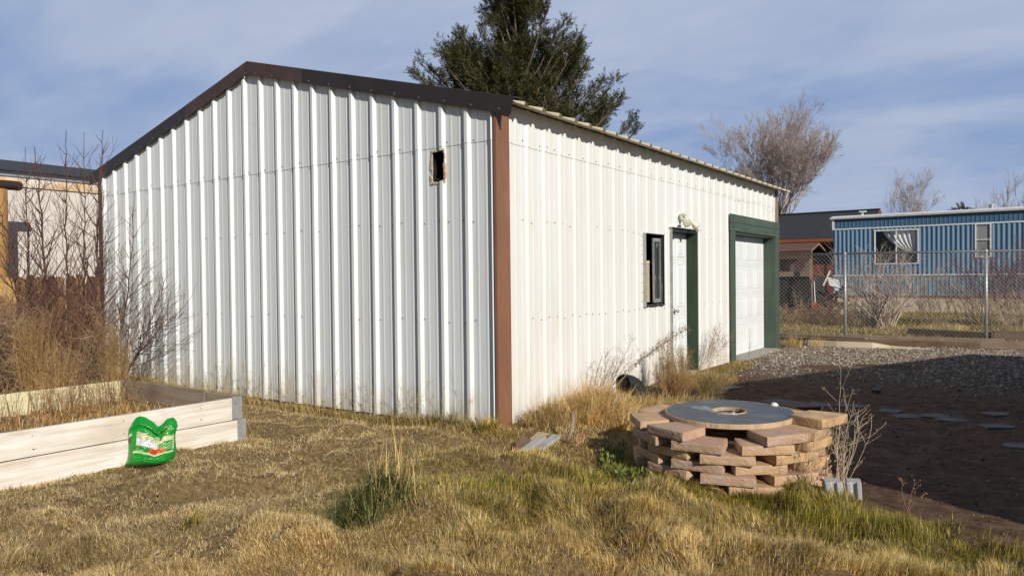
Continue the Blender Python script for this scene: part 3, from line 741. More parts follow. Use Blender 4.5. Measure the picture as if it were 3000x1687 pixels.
fast_mesh('soil', np.stack([SX, SY, SZ], -1).reshape(-1, 3), F2, np.full(len(F2), 4), M['soil'], parent=bed, smooth=True)

# ------------------------------------------------------------------ green fertiliser bag
def bag():
    nu, nv = 110, 120
    us = np.linspace(-1, 1, nu); vs = np.linspace(0, 1, nv)
    U, Vv = np.meshgrid(us, vs, indexing='ij')
    # side outlines (half widths, metres), ears and the pinched neck along the top
    lw = np.interp(Vv, [0, .06, .18, .35, .60, .78, .86, .93, 1], [.200, .197, .178, .172, .176, .178, .176, .150, .125])
    rw = np.interp(Vv, [0, .06, .18, .35, .60, .74, .86, .95, 1], [.125, .150, .166, .170, .160, .168, .178, .170, .140])
    x = np.where(U < 0, U*lw, U*rw)
    xt = np.linspace(-.18, .18, 60)
    ht = np.interp(x, [-.19, -.15, -.10, -.06, 0.0, .035, .06, .10, .15, .19], [.325, .372, .396, .385, .342, .302, .318, .362, .372, .340])
    z = Vv*ht
    edge_ = (1 - np.abs(U)**2.6)*np.clip(1 - (2*Vv-1)**6, 0, 1)
    belly = np.interp(Vv, [0, .10, .25, .5, .75, .86, 1], [.05, .125, .135, .085, .060, .055, .03])
    dfront = belly*np.clip(edge_, 0, 1)**.55
    wr_ = .020*(fbm(x*1.0 + 3, z*2.0, .07, 70) - .5) + .012*(np.abs(fbm(x + .3*z, z*1.2, .045, 73) - .5)*2) + .010*np.sin(z*90 + 18*x)*sstep(.02, .0, np.abs(Vv-.30) - .05)*.3
    fold = -.034*np.exp(-((Vv - .83 + .05*np.abs(U+.25))/.022)**2) - .012*np.exp(-((Vv-.40)/.02)**2)*sstep(-.9, -.3, -U)
    yf = -(dfront + wr_*edge_ + fold*edge_)
    yb = .018*np.clip(edge_, 0, 1)
    # printed artwork
    C = np.zeros((nu, nv, 3)); C[:] = (.008, .235, .022)
    C *= (.85 + .3*fbm(x*1.3, z, .06, 71))[..., None]
    uu = x/.17; vv = Vv*1.14
    def paint(mask, c): C[mask] = c
    lab = (uu > -.62) & (uu < .34) & (vv > .52) & (vv < .80 - .03*uu)
    paint(lab, (.42, .40, .22)); paint(lab & (np.abs(vv-.70) < .006), (.35,.38,.12))
    tab = (uu > -.60) & (uu < .27) & (vv > .53) & (vv < .675); paint(tab, (.54, .56, .58))
    paint(tab & ((((vv-.53)/.020) % 1) < .38) & (uu > -.5), (.40,.43,.48)); paint(tab & (np.abs(((uu+.62)/.19) % 1 - .5) < .07), (.66,.68,.70))
    paint((uu > .30) & (uu < .86) & (vv > .66 - .05*uu) & (vv < .82 - .12*uu), (.58,.52,.33))
    paint(((uu-.42)/.08)**2 + ((vv-.745)/.045)**2 < 1, (.10,.09,.05))
    for k in range(5): paint((uu > .32) & (uu < .90) & (np.abs(vv - (.60 - .034*k - .03*uu)) < .004), (.45,.62,.33))
    paint((np.abs(uu - (.90 - .06*(vv-.5))) < .018) & (vv > .40) & (vv < .74), (.55,.62,.35))
    tm = (((uu-.18)/.24)**2 + ((vv-.44)/.085)**2 < 1) | (((uu-.42)/.22)**2 + ((vv-.42)/.07)**2 < 1)
    paint(tm & (vv > .395), (.55, .035, .012)); paint((((uu-.45)/.17)**2 + ((vv-.43)/.05)**2 < 1) & (vv > .395) & ((np.floor(uu*26) + np.floor(vv*40)) % 2 == 0), (.70,.17,.03))
    paint((((uu-.12)/.045)**2 + ((vv-.475)/.02)**2 < 1), (.03,.12,.02))
    paint((np.abs(vv - (.375 - .02*uu)) < .017) & (uu > -.72) & (uu < .93), (.60,.58,.33)); paint((np.abs(vv - (.378 - .02*uu)) < .004) & (uu > -.60) & (uu < -.05) & (np.floor(uu*40) % 3 > 0), (.3,.28,.12))
    paint(((uu+.52)/.075)**2 + ((vv-.475)/.022)**2 < 1, (.45,.16,.02))
    for k in range(3): paint((np.abs(vv-(.435-.02*k)) < .005) & (uu > -.62) & (uu < -.30 + .05*k) & (np.floor(uu*60) % 3 > 0), (.45,.62,.35))
    for a, b2 in ((-.72, -.32), (-.22, .18), (.28, .62)): paint((uu > a) & (uu < b2) & (vv > .20) & (vv < .33) & (((vv/.022) % 1) < .30), (.04,.42,.08))
    paint((uu > -.75) & (uu < -.40) & (np.abs(vv-.065) < .010) & (np.floor(uu*30) % 4 > 0), (.60,.58,.18))
    paint((uu < -.88) & (vv > .60) & (vv < .72), (.015,.05,.02)); paint(((uu+.92)/.09)**2 + ((vv-.79)/.03)**2 < 1, (.5,.62,.5))
    paint(((uu-.52)/.06)**2 + ((vv-.88)/.03)**2 < 1, (.45,.05,.02)); paint((uu > .66) & (uu < .86) & (vv > .86) & (vv < .93) & (np.abs(((uu-.3*vv)*14) % 1 - .5) < .22), (.55,.65,.55))
    paint((uu > .78) & (vv < .13) & (vv > .02), (.55,.55,.55)); paint((uu > .80) & (vv < .12) & (vv > .03) & (np.floor(uu*60) % 2 == 0), (.05,.05,.05))
    paint((np.abs(((uu-.72)/.09)) + np.abs((vv-.40)/.035) < 1) & (np.abs(((uu-.72)/.09)) + np.abs((vv-.40)/.035) > .6), (.02,.12,.03))
    th = R(50.6); lean = .20
    def world(x, y, z):
        y2 = y + z*lean*1.0
        z = z*.95; return np.stack([-1.50 + x*math.cos(th) - y2*math.sin(th), -2.50 + x*math.sin(th) + y2*math.cos(th), z - .005], -1)
    A = world(x, yf, z).reshape(-1, 3); B = world(x, yb, z).reshape(-1, 3)
    I = np.arange(nu*nv).reshape(nu, nv); n0 = nu*nv
    Fa = np.stack([I[:-1,:-1], I[1:,:-1], I[1:,1:], I[:-1,1:]], -1).reshape(-1, 4); Fb = Fa[:, ::-1] + n0
    rim = np.concatenate([I[:, 0], I[-1, 1:], I[-2::-1, -1], I[0, -2:0:-1]]); r2_ = np.roll(rim, -1)
    Fc = np.stack([rim, rim + n0, r2_ + n0, r2_], -1)
    gb = np.zeros((n0, 3)); gb[:] = (.008, .22, .022)
    m, ntb, pb_ = newmat('bag_plastic'); pb_.inputs['Roughness'].default_value = .22; pb_.inputs['Specular IOR Level'].default_value = .6
    a_ = N(ntb, 'ShaderNodeAttribute', attribute_name='Col'); ntb.links.new(a_.outputs['Color'], pb_.inputs['Base Color'])
    nz = N(ntb, 'ShaderNodeTexNoise'); nz.inputs['Scale'].default_value = 34; nz.inputs['Detail'].default_value = 3; bb = N(ntb, 'ShaderNodeBump'); bb.inputs['Strength'].default_value = .25; bb.inputs['Distance'].default_value = .012
    ntb.links.new(nz.outputs['Fac'], bb.inputs['Height']); ntb.links.new(bb.outputs[0], pb_.inputs['Normal'])
    FF = np.concatenate([Fa, Fb, Fc])
    o = fast_mesh('fertiliser_bag', np.concatenate([A, B]), FF, np.full(len(FF), 4), m, cols=np.concatenate([C.reshape(-1, 3), gb]), smooth=True)
    tag(o, 'shiny green plastic fertiliser bag with a tomato picture leaning on the garden bed', 'bag')
bag()

# ------------------------------------------------------------------ scrap and small things by the shed
M['channel'] = mat('channel', (.38,.38,.37), (.30,.30,.29), scale=9, rough=.5, c3=(.3,.2,.12), c3scale=9, c3amt=.5)
M['rust_plate'] = mat('rust_plate', (.16,.085,.05), (.22,.13,.08), scale=9, rough=.8)
def channel(p0, p1, label):
    p0 = Vector(p0); p1 = Vector(p1); d_ = (p1-p0).normalized(); s = d_.cross(Vector((0,0,1))).normalized(); u_ = s.cross(d_)
    b_ = MB(); w2, h, t = .034, .030, .004
    for a, c, e, f in ((-w2, w2, h-t, h), (-w2, -w2+t, 0, h-t), (w2-t, w2, 0, h-t), (-w2+t, w2-t, 0, t)):
        q = [p0 + s*a + u_*e, p0 + s*c + u_*e, p0 + s*c + u_*f, p0 + s*a + u_*f]; b_.prism(q, p1 - p0)
    b_.prism([p0 + d_*.03 + s*(-w2+t) + u_*t, p0 + d_*.03 + s*(w2-t) + u_*t, p0 + d_*.03 + s*(w2-t) + u_*(h-t), p0 + d_*.03 + s*(-w2+t) + u_*(h-t)], d_*.01)
    o = b_.build('metal_channel', M['channel']); tag(o, label, 'scrap metal', 'scrap channels by the shed corner')
channel((.735,-.72,-.01), (.765,-.40,.075), 'grey metal channel lying in the grass by the shed corner, left of two'); channel((.83,-.72,-.01), (.88,-.36,.095), 'grey metal channel lying in the grass by the shed corner, right of two')
b_ = MB(); b_.prism([(.62,-.66,.0), (.73,-.70,.0), (.70,-.50,.075), (.58,-.48,.085)], (.01,.012,.012)); o = b_.build('rusty_plate', M['rust_plate'], bevel=.002); tag(o, 'small rusty brown plate beside the grey channels', 'plate')
b_ = MB(); b_.prism([(.62,-.48,.03), (.74,-.50,.03), (.74,-.30,.085), (.62,-.28,.085)], (.01,.01,.02)); o = b_.build('wood_scrap', M['lid_edge'], bevel=.003); tag(o, 'short pale board lying behind the grey channels', 'board')
b_ = MB(); b_.tube([(.87,-.10,.26), (.90,-.14,.20), (.915,-.19,.13), (.90,-.24,.04)], [.017]*4, 8); o = b_.build('bent_pipe', M['tan_trim'], smooth=True); tag(o, 'short bent tan pipe standing in the straw by the scrap metal', 'pipe')
M['pink_cord'] = mat('pink_cord', (.55,.22,.17), (.45,.17,.13), scale=20, rough=.7)
b_ = MB(); b_.tube([(1.06 + .035*math.cos(t), -.30 + .03*math.sin(t), .10 + .035*math.sin(t)) for t in [i*.7 for i in range(10)]], [.005]*10, 6); o = b_.build('cord_loop', M['pink_cord'], smooth=True); tag(o, 'small loop of pink cord in the straw near the scrap metal', 'cord')
# black corrugated drain pipe by the side wall
b_ = MB(); pts = []; rad = []
for i in range(36):
    t = i/35; a = R(12 + 78*t)
    pts.append((.13 + .10*t, 2.34 + .30*math.sin(R(80*t)), .16 - .24*t*t)); rad.append(.100 + (.007 if i % 3 == 0 else -.003))
b_.tube(pts, rad, 20, cap=False)
b_.tube([pts[0], pts[1], pts[2]], [.09]*3, 20, cap=False); b_.prism([(pts[1][0] + .088*math.cos(t), pts[1][1] + .04, pts[1][2] + .088*math.sin(t)) for t in [k*math.pi/8 for k in range(16)]], (0, .01, 0))
o = b_.build('drain_pipe', M['black_metal'], smooth=True); tag(o, 'black corrugated drain pipe end poking out of the weeds by the side wall', 'pipe')
# flagstones
M['slate'] = mat('slate', (.07,.055,.048), (.105,.085,.075), scale=8, rough=.7, bump=.35, bscale=20)
def flag(c, rx, ry, seed, label, z=-.05, ang=0):
    q = random.Random(seed); b_ = MB(); n = q.choice((5, 6, 7)); P = []; zt = float(gz(c[0], c[1])) - .020
    for k in range(n):
        t = 2*math.pi*(k + q.uniform(-.25,.25))/n; x = rx*math.cos(t)*q.uniform(.85,1.1); y = ry*math.sin(t)*q.uniform(.85,1.1)
        P.append((c[0] + x*math.cos(ang) - y*math.sin(ang), c[1] + x*math.sin(ang) + y*math.cos(ang), zt + q.uniform(-.004,.004)))
    b_.prism(P, (0, 0, .03)); o = b_.build('flagstone', M['slate'], bevel=.003); tag(o, label, 'flagstone', 'flagstones on the dirt')
flag((2.10,3.42), .16,.16, 1, 'dark flagstone just behind the fire ring, left of a touching pair'); flag((2.40,3.50), .20,.15, 2, 'dark flagstone just behind the fire ring, right of a touching pair', ang=.5)
flag((2.83,3.42), .15,.13, 3, 'small flagstone tucked behind the left end of the row of three', ang=.4); flag((3.00,3.18), .19,.12, 4, 'bluish flagstone at the left of the row in the shade', ang=.5)
flag((3.24,3.32), .18,.13, 5, 'grey flagstone in the middle of the row in the shade', ang=.6); flag((3.42,3.17), .17,.11, 6, 'grey flagstone at the right end of the row in the shade', ang=.5)
flag((3.78,3.68), .18,.12, 7, 'lone flagstone farthest right along the back of the shaded dirt', ang=.6); flag((3.80,3.02), .22,.12, 8, 'long flat flagstone nearest the right edge, in front of the lone one', ang=.6)
flag((4.02,2.2), .15,.14, 9, 'flagstone cut by the right edge of the view', ang=.3); flag((.80,3.95), .26,.17, 10, 'pale flagstone in the weeds near the entry door', z=-.02, ang=.8)
b_ = MB(); b_.prism([(2.46,4.44,-.05), (2.54,4.42,-.05), (2.56,4.50,-.05), (2.47,4.52,-.05)], (0,0,.05)); o = b_.build('dark_stone', M['black_metal'], bevel=.008); tag(o, 'small black stone on the shaded gravel', 'stone')

# ------------------------------------------------------------------ boards along the gravel
M['timber'] = wood('timber', (.19,.125,.075), (.10,.065,.04), axis='x', grain=16, bump=.6)
M['timber_grey'] = wood('timber_grey', (.27,.21,.15), (.17,.125,.085), axis='x', grain=16, bump=.5)
M['timber_white'] = wood('timber_white', (.62,.52,.39), (.50,.40,.28), axis='x', grain=14, bump=.3)
def timber(p0, p1, w, h, m, label):
    b_ = MB(); b_.bar(p0, p1, w, h); o = b_.build('timber', m, bevel=.006); tag(o, label, 'timber', 'old boards along the gravel edge')
timber((.81,11.56,.05), (3.62,11.92,.05), .09, .14, M['timber_grey'], 'long grey brown board on edge along the fence foot, behind the post line')
timber((3.20,11.08,.06), (5.6,11.55,.06), .09, .15, M['timber_grey'], 'grey brown board on edge at the far right of the gravel')
timber((.95,10.62,.05), (3.28,10.98,.05), .10, .13, M['timber'], 'dark brown timber lying on the gravel edge behind the white board')
timber((-.75,11.42,.04), (1.36,10.82,.05), .14, .05, M['timber'], 'lowest dark board of the stack by the rear corner of the shed')
timber((-.70,11.58,.095), (1.30,11.05,.10), .13, .04, M['timber_grey'], 'weathered board on top of the stack by the rear corner of the shed')
timber((1.75,13.65,.09), (3.35,13.05,.09), .14, .15, M['timber'], 'dark sleeper beyond the fence under the large bare bush'); timber((3.4,13.0,.11), (6.0,13.4,.11), .16, .2, M['timber'], 'dark sleeper beyond the fence at the right edge')
b_ = MB(); q = [(.40,9.97),(.95,9.90),(1.58,9.96),(1.86,10.12),(2.52,10.27)]; tp = [.115,.12,.115,.055,.012]
for i in range(4):
    (xa, ya), (xb, yb) = q[i], q[i+1]; b_.hexa([(xa,ya,0), (xb,yb,0), (xb,yb+.035,0), (xa,ya+.035,0), (xa,ya,tp[i]), (xb,yb,tp[i+1]), (xb,yb+.035,tp[i+1]), (xa,ya+.035,tp[i])])
o = b_.build('timber', M['timber_white']); tag(o, 'whitewashed board lying on edge on the gravel, broken to a thin tip', 'timber', 'old boards along the gravel edge')

# ------------------------------------------------------------------ chain link fence
M['wire'] = mat('wire', (.46,.46,.45), (.36,.36,.36), scale=20, rough=.5, metal=.4)
M['rail'] = mat('rail', (.085,.095,.11), (.12,.13,.14), scale=12, rough=.5, metal=.3)
fence = empty('chain_link_fence', (.81, 11.44, 0), 'tall chain link fence with galvanised posts between the gravel and the blue trailer', 'fence')
fd = Vector((2.5, .88, 0)).normalized()
def fp(s, z): q = Vector((.81, 11.44, 0)) + fd*s; return (q.x, q.y, z)
for s in (-2.65, 0, 2.65, 5.3):
    b_ = MB(); b_.tube([fp(s, -.1), fp(s, 1.87)], [.030]*2, 10); b_.lathe(fp(s, 1.865), [(.033, 0), (.030, .02), (.012, .04), (.0, .045)], 10); b_.build('post', M['galv'], fence, smooth=True)
b_ = MB(); b_.tube([fp(-2.7, 1.865), fp(5.6, 1.865)], [.022]*2, 10); b_.build('top_rail', M['rail'], fence, smooth=True)
b_ = MB(); pitch = .082; z0, z1 = .04, 1.86; H = z1 - z0
for sgn in (1, -1):
    s = -2.65 - H
    while s < 5.5 + H:
        a, b2 = s, s + sgn*H
        za, zb2 = z0, z1
        lo_, hi_ = -2.65, 5.5
        ta = 0.0; tb = 1.0
        if sgn > 0: ta = max(0, (lo_-a)/H); tb = min(1, (hi_-a)/H)
        else: ta = max(0, (a-hi_)/H); tb = min(1, (a-lo_)/H)
        if tb - ta > .01:
            off = -.034 + sgn*.0018
            n_ = Vector((-fd.y, fd.x, 0))*off
            pa = Vector(fp(a + sgn*H*ta, z0 + H*ta)) + n_; pb2 = Vector(fp(a + sgn*H*tb, z0 + H*tb)) + n_
            b_.tube([pa, pb2], [.0018]*2, 3, cap=False)
        s += pitch
b_.build('wire_mesh', M['wire'], fence)

# ------------------------------------------------------------------ blue mobile home
M['blue'] = mat('blue', (.095,.185,.285), (.115,.21,.315), scale=2, rough=.45, bump=.05, c3=(.11,.19,.30), c3scale=6, c3amt=.3, stretch=(1,1,.4))
M['blue_dark'] = mat('blue_dark', (.048,.115,.205), (.058,.13,.225), scale=2, rough=.45)
M['blue_pale'] = mat('blue_pale', (.18,.26,.335), (.21,.285,.36), scale=2.5, rough=.5, c3=(.2,.27,.35), c3scale=5, c3amt=.4)
M['white_paint'] = mat('white_paint', (.74,.74,.73), (.66,.66,.65), scale=4, rough=.5, c3=(.42,.42,.42), c3scale=14, c3amt=.5)
M['red_band'] = mat('red_band', (.30,.085,.055), (.24,.07,.045), scale=5, rough=.6)
M['skirting'] = mat('skirting', (.62,.52,.36), (.55,.455,.31), scale=3, rough=.7, bump=.1)
M['curtain'] = mat('curtain', (.80,.80,.80), (.66,.66,.67), scale=6, rough=.9, stretch=(3,1,.4))
M['pane_grey'] = mat('pane_grey', (.20,.21,.21), (.25,.26,.26), scale=3, rough=.18)
M['glass'] = glassmat('glass', (.95,.96,.97), .1)
TY = 24.0; TX0, TX1 = -2.03, 13.0
home = empty('mobile_home', (TX0, TY, 0), 'long blue corrugated mobile home with white trim bands and tan skirting', 'mobile home')
def corr(x0, x1, z0, z1, pitch, prof, m, name, y=TY, holes=(), parent=home):
    pts = []
    x = x0
    while x < x1:
        for o, h in prof:
            if x + o*pitch <= x1: pts.append((x + o*pitch, h))
        x += pitch
    pts.append((x1, 0.0)); pts = sorted(set(pts))
    for ha, hb, _, _ in holes: pts = insert(pts, [ha, hb])
    b_ = MB()
    for (xa, ha), (xb, hb) in zip(pts[:-1], pts[1:]):
        xm = (xa + xb)/2; sp_ = [(z0, z1)]
        for (h0, h1, hz0, hz1) in holes:
            if h0 < xm < h1: sp_ = [(a, b2) for a, b2 in ((z0, hz0), (hz1, z1)) if b2 > a]
        for a, b2 in sp_: b_.face([(xa, y-ha, a), (xb, y-hb, a), (xb, y-hb, b2), (xa, y-ha, b2)])
    return b_.build(name, m, parent)
W1 = (-.60, .77, 1.80, 2.98); W2 = (2.50, 2.91, 1.98, 3.07)
wave = [(0, 0), (.12, .002), (.26, .018), (.40, .026), (.54, .026), (.68, .018), (.82, .002)]
corr(TX0, TX1, 3.12, 3.46, .133, [(0,0),(.10,.012),(.22,.012),(.30,0)], M['blue_dark'], 'upper_panel')
corr(TX0, TX1, 1.40, 3.08, .145, wave, M['blue'], 'wall_panel', holes=(W1, W2))
corr(TX0, TX1, .66, 1.36, .125, [(0,0),(.08,.014),(.2,.014),(.28,0)], M['blue_pale'], 'lower_panel')
b_ = MB(); b_.box(TX0+.01, TX1-.01, TY+.9, TY+3.6, .05, 3.46); b_.box(TX0, TX0+.012, TY+.002, TY+3.6, .05, 3.46); b_.box(TX0+.02, TX1, TY+.004, TY+.9, .05, 1.2); b_.build('body', M['blue_dark'], home)
b_ = MB(); b_.box(TX0-.02, TX1, TY-.034, TY+.01, 3.078, 3.122); b_.build('trim_band', M['white_paint'], home)
b_ = MB(); b_.box(TX0-.0, TX1, TY-.034, TY+.01, 1.358, 1.402); b_.build('trim_band', M['white_paint'], home)
b_ = MB(); b_.box(TX0-.03, TX0+.04, TY-.036, TY+.02, 3.1225, 3.47); b_.build('corner_trim', M['white_paint'], home)
b_ = MB(); b_.box(TX0-.005, TX1, TY-.03, TY+.01, .585, .658); b_.build('red_trim', M['red_band'], home)
b_ = MB(); x = TX0
while x < TX1:
    b_.box(x, min(x+.404, TX1), TY-.01, TY+.02, .0, .584); x += .41
b_.build('skirting', M['skirting'], home)
b_ = MB(); b_.prism([(TX0-.09, TY-.10, 3.47), (TX0-.09, TY-.12, 3.53), (TX0-.09, TY+.4, 3.62), (TX0-.09, TY+1.8, 3.70), (TX0-.09, TY+3.3, 3.62), (TX0-.09, TY+3.75, 3.47)], (TX1-TX0+.2, 0, 0)); b_.build('roof', M['white_paint'], home)
def vent(x, y, z, r_, h, wide, name='roof_vent'):
    b_ = MB(); b_.lathe((x, y, z), [(r_, 0), (r_, h*.6), (r_*wide, h*.62), (r_*wide, h*.85), (r_*1.2, h), (0, h)], 14); b_.build(name, M['galv'], home, smooth=False)
vent(2.92, TY+.6, 3.60, .075, .16, 1.35); vent(4.02, TY+.6, 3.60, .08, .15, 1.35)
b_ = MB(); b_.box(-1.16, -1.10, TY+.6, TY+.66, 3.6, 3.74); b_.box(-1.24, -1.0, TY+.55, TY+.71, 3.741, 3.78); b_.build('roof_vent', M['white_paint'], home)
def home_window(W, mull, name):
    x0, x1, z0, z1 = W; t = .035; b_ = MB()
    b_.box(x0-.03, x0+.012, TY-.045, TY+.02, z0-.03, z1+.03); b_.box(x1-.012, x1+.03, TY-.045, TY+.02, z0-.03, z1+.03)
    b_.box(x0+.0125, x1-.0125, TY-.045, TY+.02, z1-.012, z1+.03); b_.box(x0+.0125, x1-.0125, TY-.045, TY+.02, z0-.03, z0+.012)
    if mull == 'v': xm = (x0+x1)/2; b_.box(xm-.017, xm+.017, TY-.04, TY+.02, z0+.0125, z1-.0125)
    else: zm_ = z0 + (z1-z0)*.52; b_.box(x0+.0125, x1-.0125, TY-.04, TY+.02, zm_-.016, zm_+.016)
    return b_.build(name, M['white_paint'], home)
w1 = home_window(W1, 'v', 'window')
b_ = MB(); b_.face([(W1[0]+.013, TY-.004, W1[2]+.013), (W1[1]-.013, TY-.004, W1[2]+.013), (W1[1]-.013, TY-.004, W1[3]-.013), (W1[0]+.013, TY-.004, W1[3]-.013)]); b_.build('pane', M['glass'], w1)
b_ = MB(); b_.box(W1[0]-.1, W1[1]+.1, TY+.85, TY+.87, W1[2]-.2, W1[3]+.1); b_.build('room_back', M['interior'], w1)
# swagged curtain
nu, nv = 60, 24; cv = []
for i in range(nu):
    u_ = i/(nu-1); tx = -.36 + 1.10*u_; bx_ = .40 + .36*u_
    for j in range(nv):
        v_ = j/(nv-1); sw = v_**1.3
        xx = tx*(1-sw) + bx_*sw; zb_ = 2.20 + .02*u_; zt = 2.965
        cv.append((xx, TY + .09 + .055*math.sin(u_*40 + v_*3)*(.5+.5*v_), zt*(1-v_) + zb_*v_ - .05*math.sin(math.pi*v_)*(1-u_)))
I3 = np.arange(nu*nv).reshape(nu, nv); F3 = np.stack([I3[:-1,:-1], I3[1:,:-1], I3[1:,1:], I3[:-1,1:]], -1).reshape(-1, 4)
fast_mesh('curtain', cv, F3, np.full(len(F3), 4), M['curtain'], parent=w1, smooth=True)
w2 = home_window(W2, 'h', 'window'); b_ = MB(); b_.box(W2[0]+.012, W2[1]-.012, TY-.004, TY+.004, W2[2]+.012, W2[3]-.012); b_.build('pane', M['pane_grey'], w2)
# house plant seen in the trailer window
M['houseplant'] = mat('houseplant', (.10,.15,.07), (.07,.11,.05), scale=8, rough=.5)
b_ = MB(); q = random.Random(3)
for k in range(12):
    c = Vector((-.45 + q.uniform(0, .42), TY+.14, 1.9 + q.uniform(0, .75))); a = q.uniform(0, 6.3); d1 = Vector((math.cos(a), .1, math.sin(a)*.6))*.07; d2 = Vector((-d1.z*.4, .02, d1.x*.4))
    b_.face([c - d1, c + d2, c + d1, c - d2]); b_.face([c - d1 + Vector((0,.003,0)), c - d2 + Vector((0,.003,0)), c + d1 + Vector((0,.003,0)), c + d2 + Vector((0,.003,0))])
b_.tube([(-.28, TY+.16, 1.75), (-.27, TY+.16, 2.2), (-.3, TY+.16, 2.6)], [.008,.006,.003], 5)
o = b_.build('house_plant', M['houseplant']); tag(o, 'leafy house plant behind the large window of the blue trailer', 'plant')

# ------------------------------------------------------------------ brown carport with a dark box for the shade underneath
M['brown_sheet'] = mat('brown_sheet', (.17,.085,.055), (.135,.07,.048), scale=3, rough=.55)
M['maroon'] = mat('maroon', (.075,.025,.028), (.11,.05,.05), scale=5, rough=.5, c3=(.26,.2,.2), c3scale=2.4, c3amt=.7)  # pale mottle puts sunlit patches into the panel's colour
M['charcoal'] = mat('charcoal', (.008,.009,.010), (.014,.015,.017), scale=6, rough=.8)
M['post_wood'] = wood('post_wood', (.36,.25,.14), (.22,.14,.08), axis='z', grain=14)
cp = empty('carport', (-2.3, 22, .1), 'brown metal carport with an open front left of the blue mobile home', 'carport')
CY = 22.0
b_ = MB(); prof_ = [(CY-.02, 1.985), (CY-.03, 2.30), (CY+1.15, 2.585), (CY+2.35, 2.30), (CY+2.36, 1.985)]
for (ya, za), (yb, zb_) in zip(prof_[:-1], prof_[1:]): b_.prism([(-7.5, ya, za), (-2.33, ya, za), (-2.33, yb, zb_), (-7.5, yb, zb_)], (0, 0, .012) if abs(yb-ya) > .5 else (0, .012, 0))
for z in (2.02, 2.09, 2.16, 2.23, 2.285): b_.box(-7.5, -2.335, CY-.045, CY-.018, z, z+.026)
for f in (.2, .4, .6, .8): b_.bar((-7.5, CY-.03+1.18*f, 2.30+.285*f+.02), (-2.335, CY-.03+1.18*f, 2.30+.285*f+.02), .03, .018)
b_.build('roof', M['brown_sheet'], cp)
b_ = MB(); b_.bar((-2.36, CY+.02, .1), (-2.36, CY+.02, 2.3), .08, .07); b_.build('post', M['post_wood'], cp)
b_ = MB(); b_.bar((-2.37, CY+2.3, .1), (-2.37, CY+2.3, 2.3), .07, .07); b_.build('post', M['timber'], cp)
b_ = MB(); b_.bar((-2.36, CY+.03, 2.29), (-2.36, CY+1.15, 2.56), .06, .06); b_.bar((-2.36, CY+1.16, 2.56), (-2.36, CY+2.3, 2.29), .06, .06); b_.build('truss', M['post_wood'], cp)
b_ = MB(); b_.box(-7.4, -2.45, CY+.5, CY+.54, 1.56, 2.2); b_.build('back_panel', M['maroon'], cp)
b_ = MB(); b_.box(-7.4, -2.43, CY+.30, CY+.40, 1.37, 1.545); b_.build('beam', M['timber_grey'], cp)
b_ = MB(); b_.box(-7.4, -2.43, CY+.42, CY+2.2, .1, 1.36); b_.build('shade_box', M['charcoal'], cp)  # near-black box paints in the shade under the carport roof
# things beside the carport
ch = empty('plastic_chair', (-1.80, 22.4, 1.0), 'white plastic slatted chair tipped over beside the carport', 'chair')
M['white_plastic'] = mat('white_plastic', (.78,.78,.78), (.72,.72,.72), scale=4, rough=.4)
b_ = MB(); b_.bar((-2.03, 22.40, 1.04), (-1.80, 22.40, 1.56), .055, .05); b_.build('leg', M['white_plastic'], ch)
b_ = MB()
for k in range(4): b_.bar((-1.90+.02*k, 22.42, 1.30-.075*k), (-1.55+.02*k, 22.55, 1.20-.075*k), .05, .05)
b_.build('backrest', M['white_plastic'], ch)
b_ = MB(); b_.bar((-1.78, 22.5, 1.05), (-1.55, 22.6, .86), .05, .06); b_.build('leg', M['white_plastic'], ch)
b_ = MB(); b_.bar((-1.62, 22.4, .92), (-1.72, 22.5, .78), .045, .05); b_.build('leg', M['white_plastic'], ch)
M['scrap_dark'] = mat('scrap_dark', (.035,.022,.02), (.07,.03,.025), scale=6, rough=.8)
b_ = MB(); q = random.Random(8)
for k in range(26):
    p = Vector((q.uniform(-2.2,-1.4), q.uniform(22.6,23.2), q.uniform(.1,.8))); dd = Vector((q.uniform(-1,1), q.uniform(-.4,.4), q.uniform(-.6,.9))).normalized()*q.uniform(.1,.3); b_.bar(p-dd, p+dd, q.uniform(.03,.16), q.uniform(.02,.12))
o = b_.build('scrap_pile', M['scrap_dark']); tag(o, 'dark pile of scrap under the tipped white chair', 'scrap pile', kind='stuff')
sh = empty('shovel', (-2.20, 21.9, .1), 'shovel with a red grip leaning on the carport post', 'shovel')
b_ = MB(); b_.tube([(-2.20, 21.9, .45), (-2.23, 21.9, 1.20)], [.018,.016], 8); b_.build('shaft', M['white_plastic'], sh)
M['red_plastic'] = mat('red_plastic', (.45,.035,.03), (.38,.03,.03), scale=4, rough=.4)
b_ = MB(); b_.tube([(-2.23, 21.9, 1.20), (-2.28, 21.9, 1.27), (-2.28, 21.9, 1.33), (-2.18, 21.9, 1.33), (-2.18, 21.9, 1.27), (-2.23, 21.9, 1.20)], [.014]*6, 8); b_.build('grip', M['red_plastic'], sh)
b_ = MB(); b_.prism([(-2.28, 21.88, .45), (-2.12, 21.88, .45), (-2.12, 21.86, .22), (-2.2, 21.85, .12), (-2.28, 21.86, .22)], (0,.01,0)); b_.build('blade', M['red_plastic'], sh)
M['navy'] = mat('navy', (.012,.02,.05), (.02,.03,.07), scale=4, rough=.6)
b_ = MB(); b_.tube([(-1.72,22.6,.45), (-1.60,22.6,.68), (-1.50,22.6,.88), (-1.42,22.6,.97), (-1.30,22.6,.99), (-1.20,22.6,.97), (-1.13,22.6,.91)], [.03,.045,.06,.075,.07,.05,.02], 8); b_.bar((-1.36,22.6,.96),(-1.44,22.62,.76),.09,.02)
o = b_.build('draped_tarp', M['navy'], smooth=True); tag(o, 'dark blue tarp bent over a stake at the trailer corner', 'tarp')
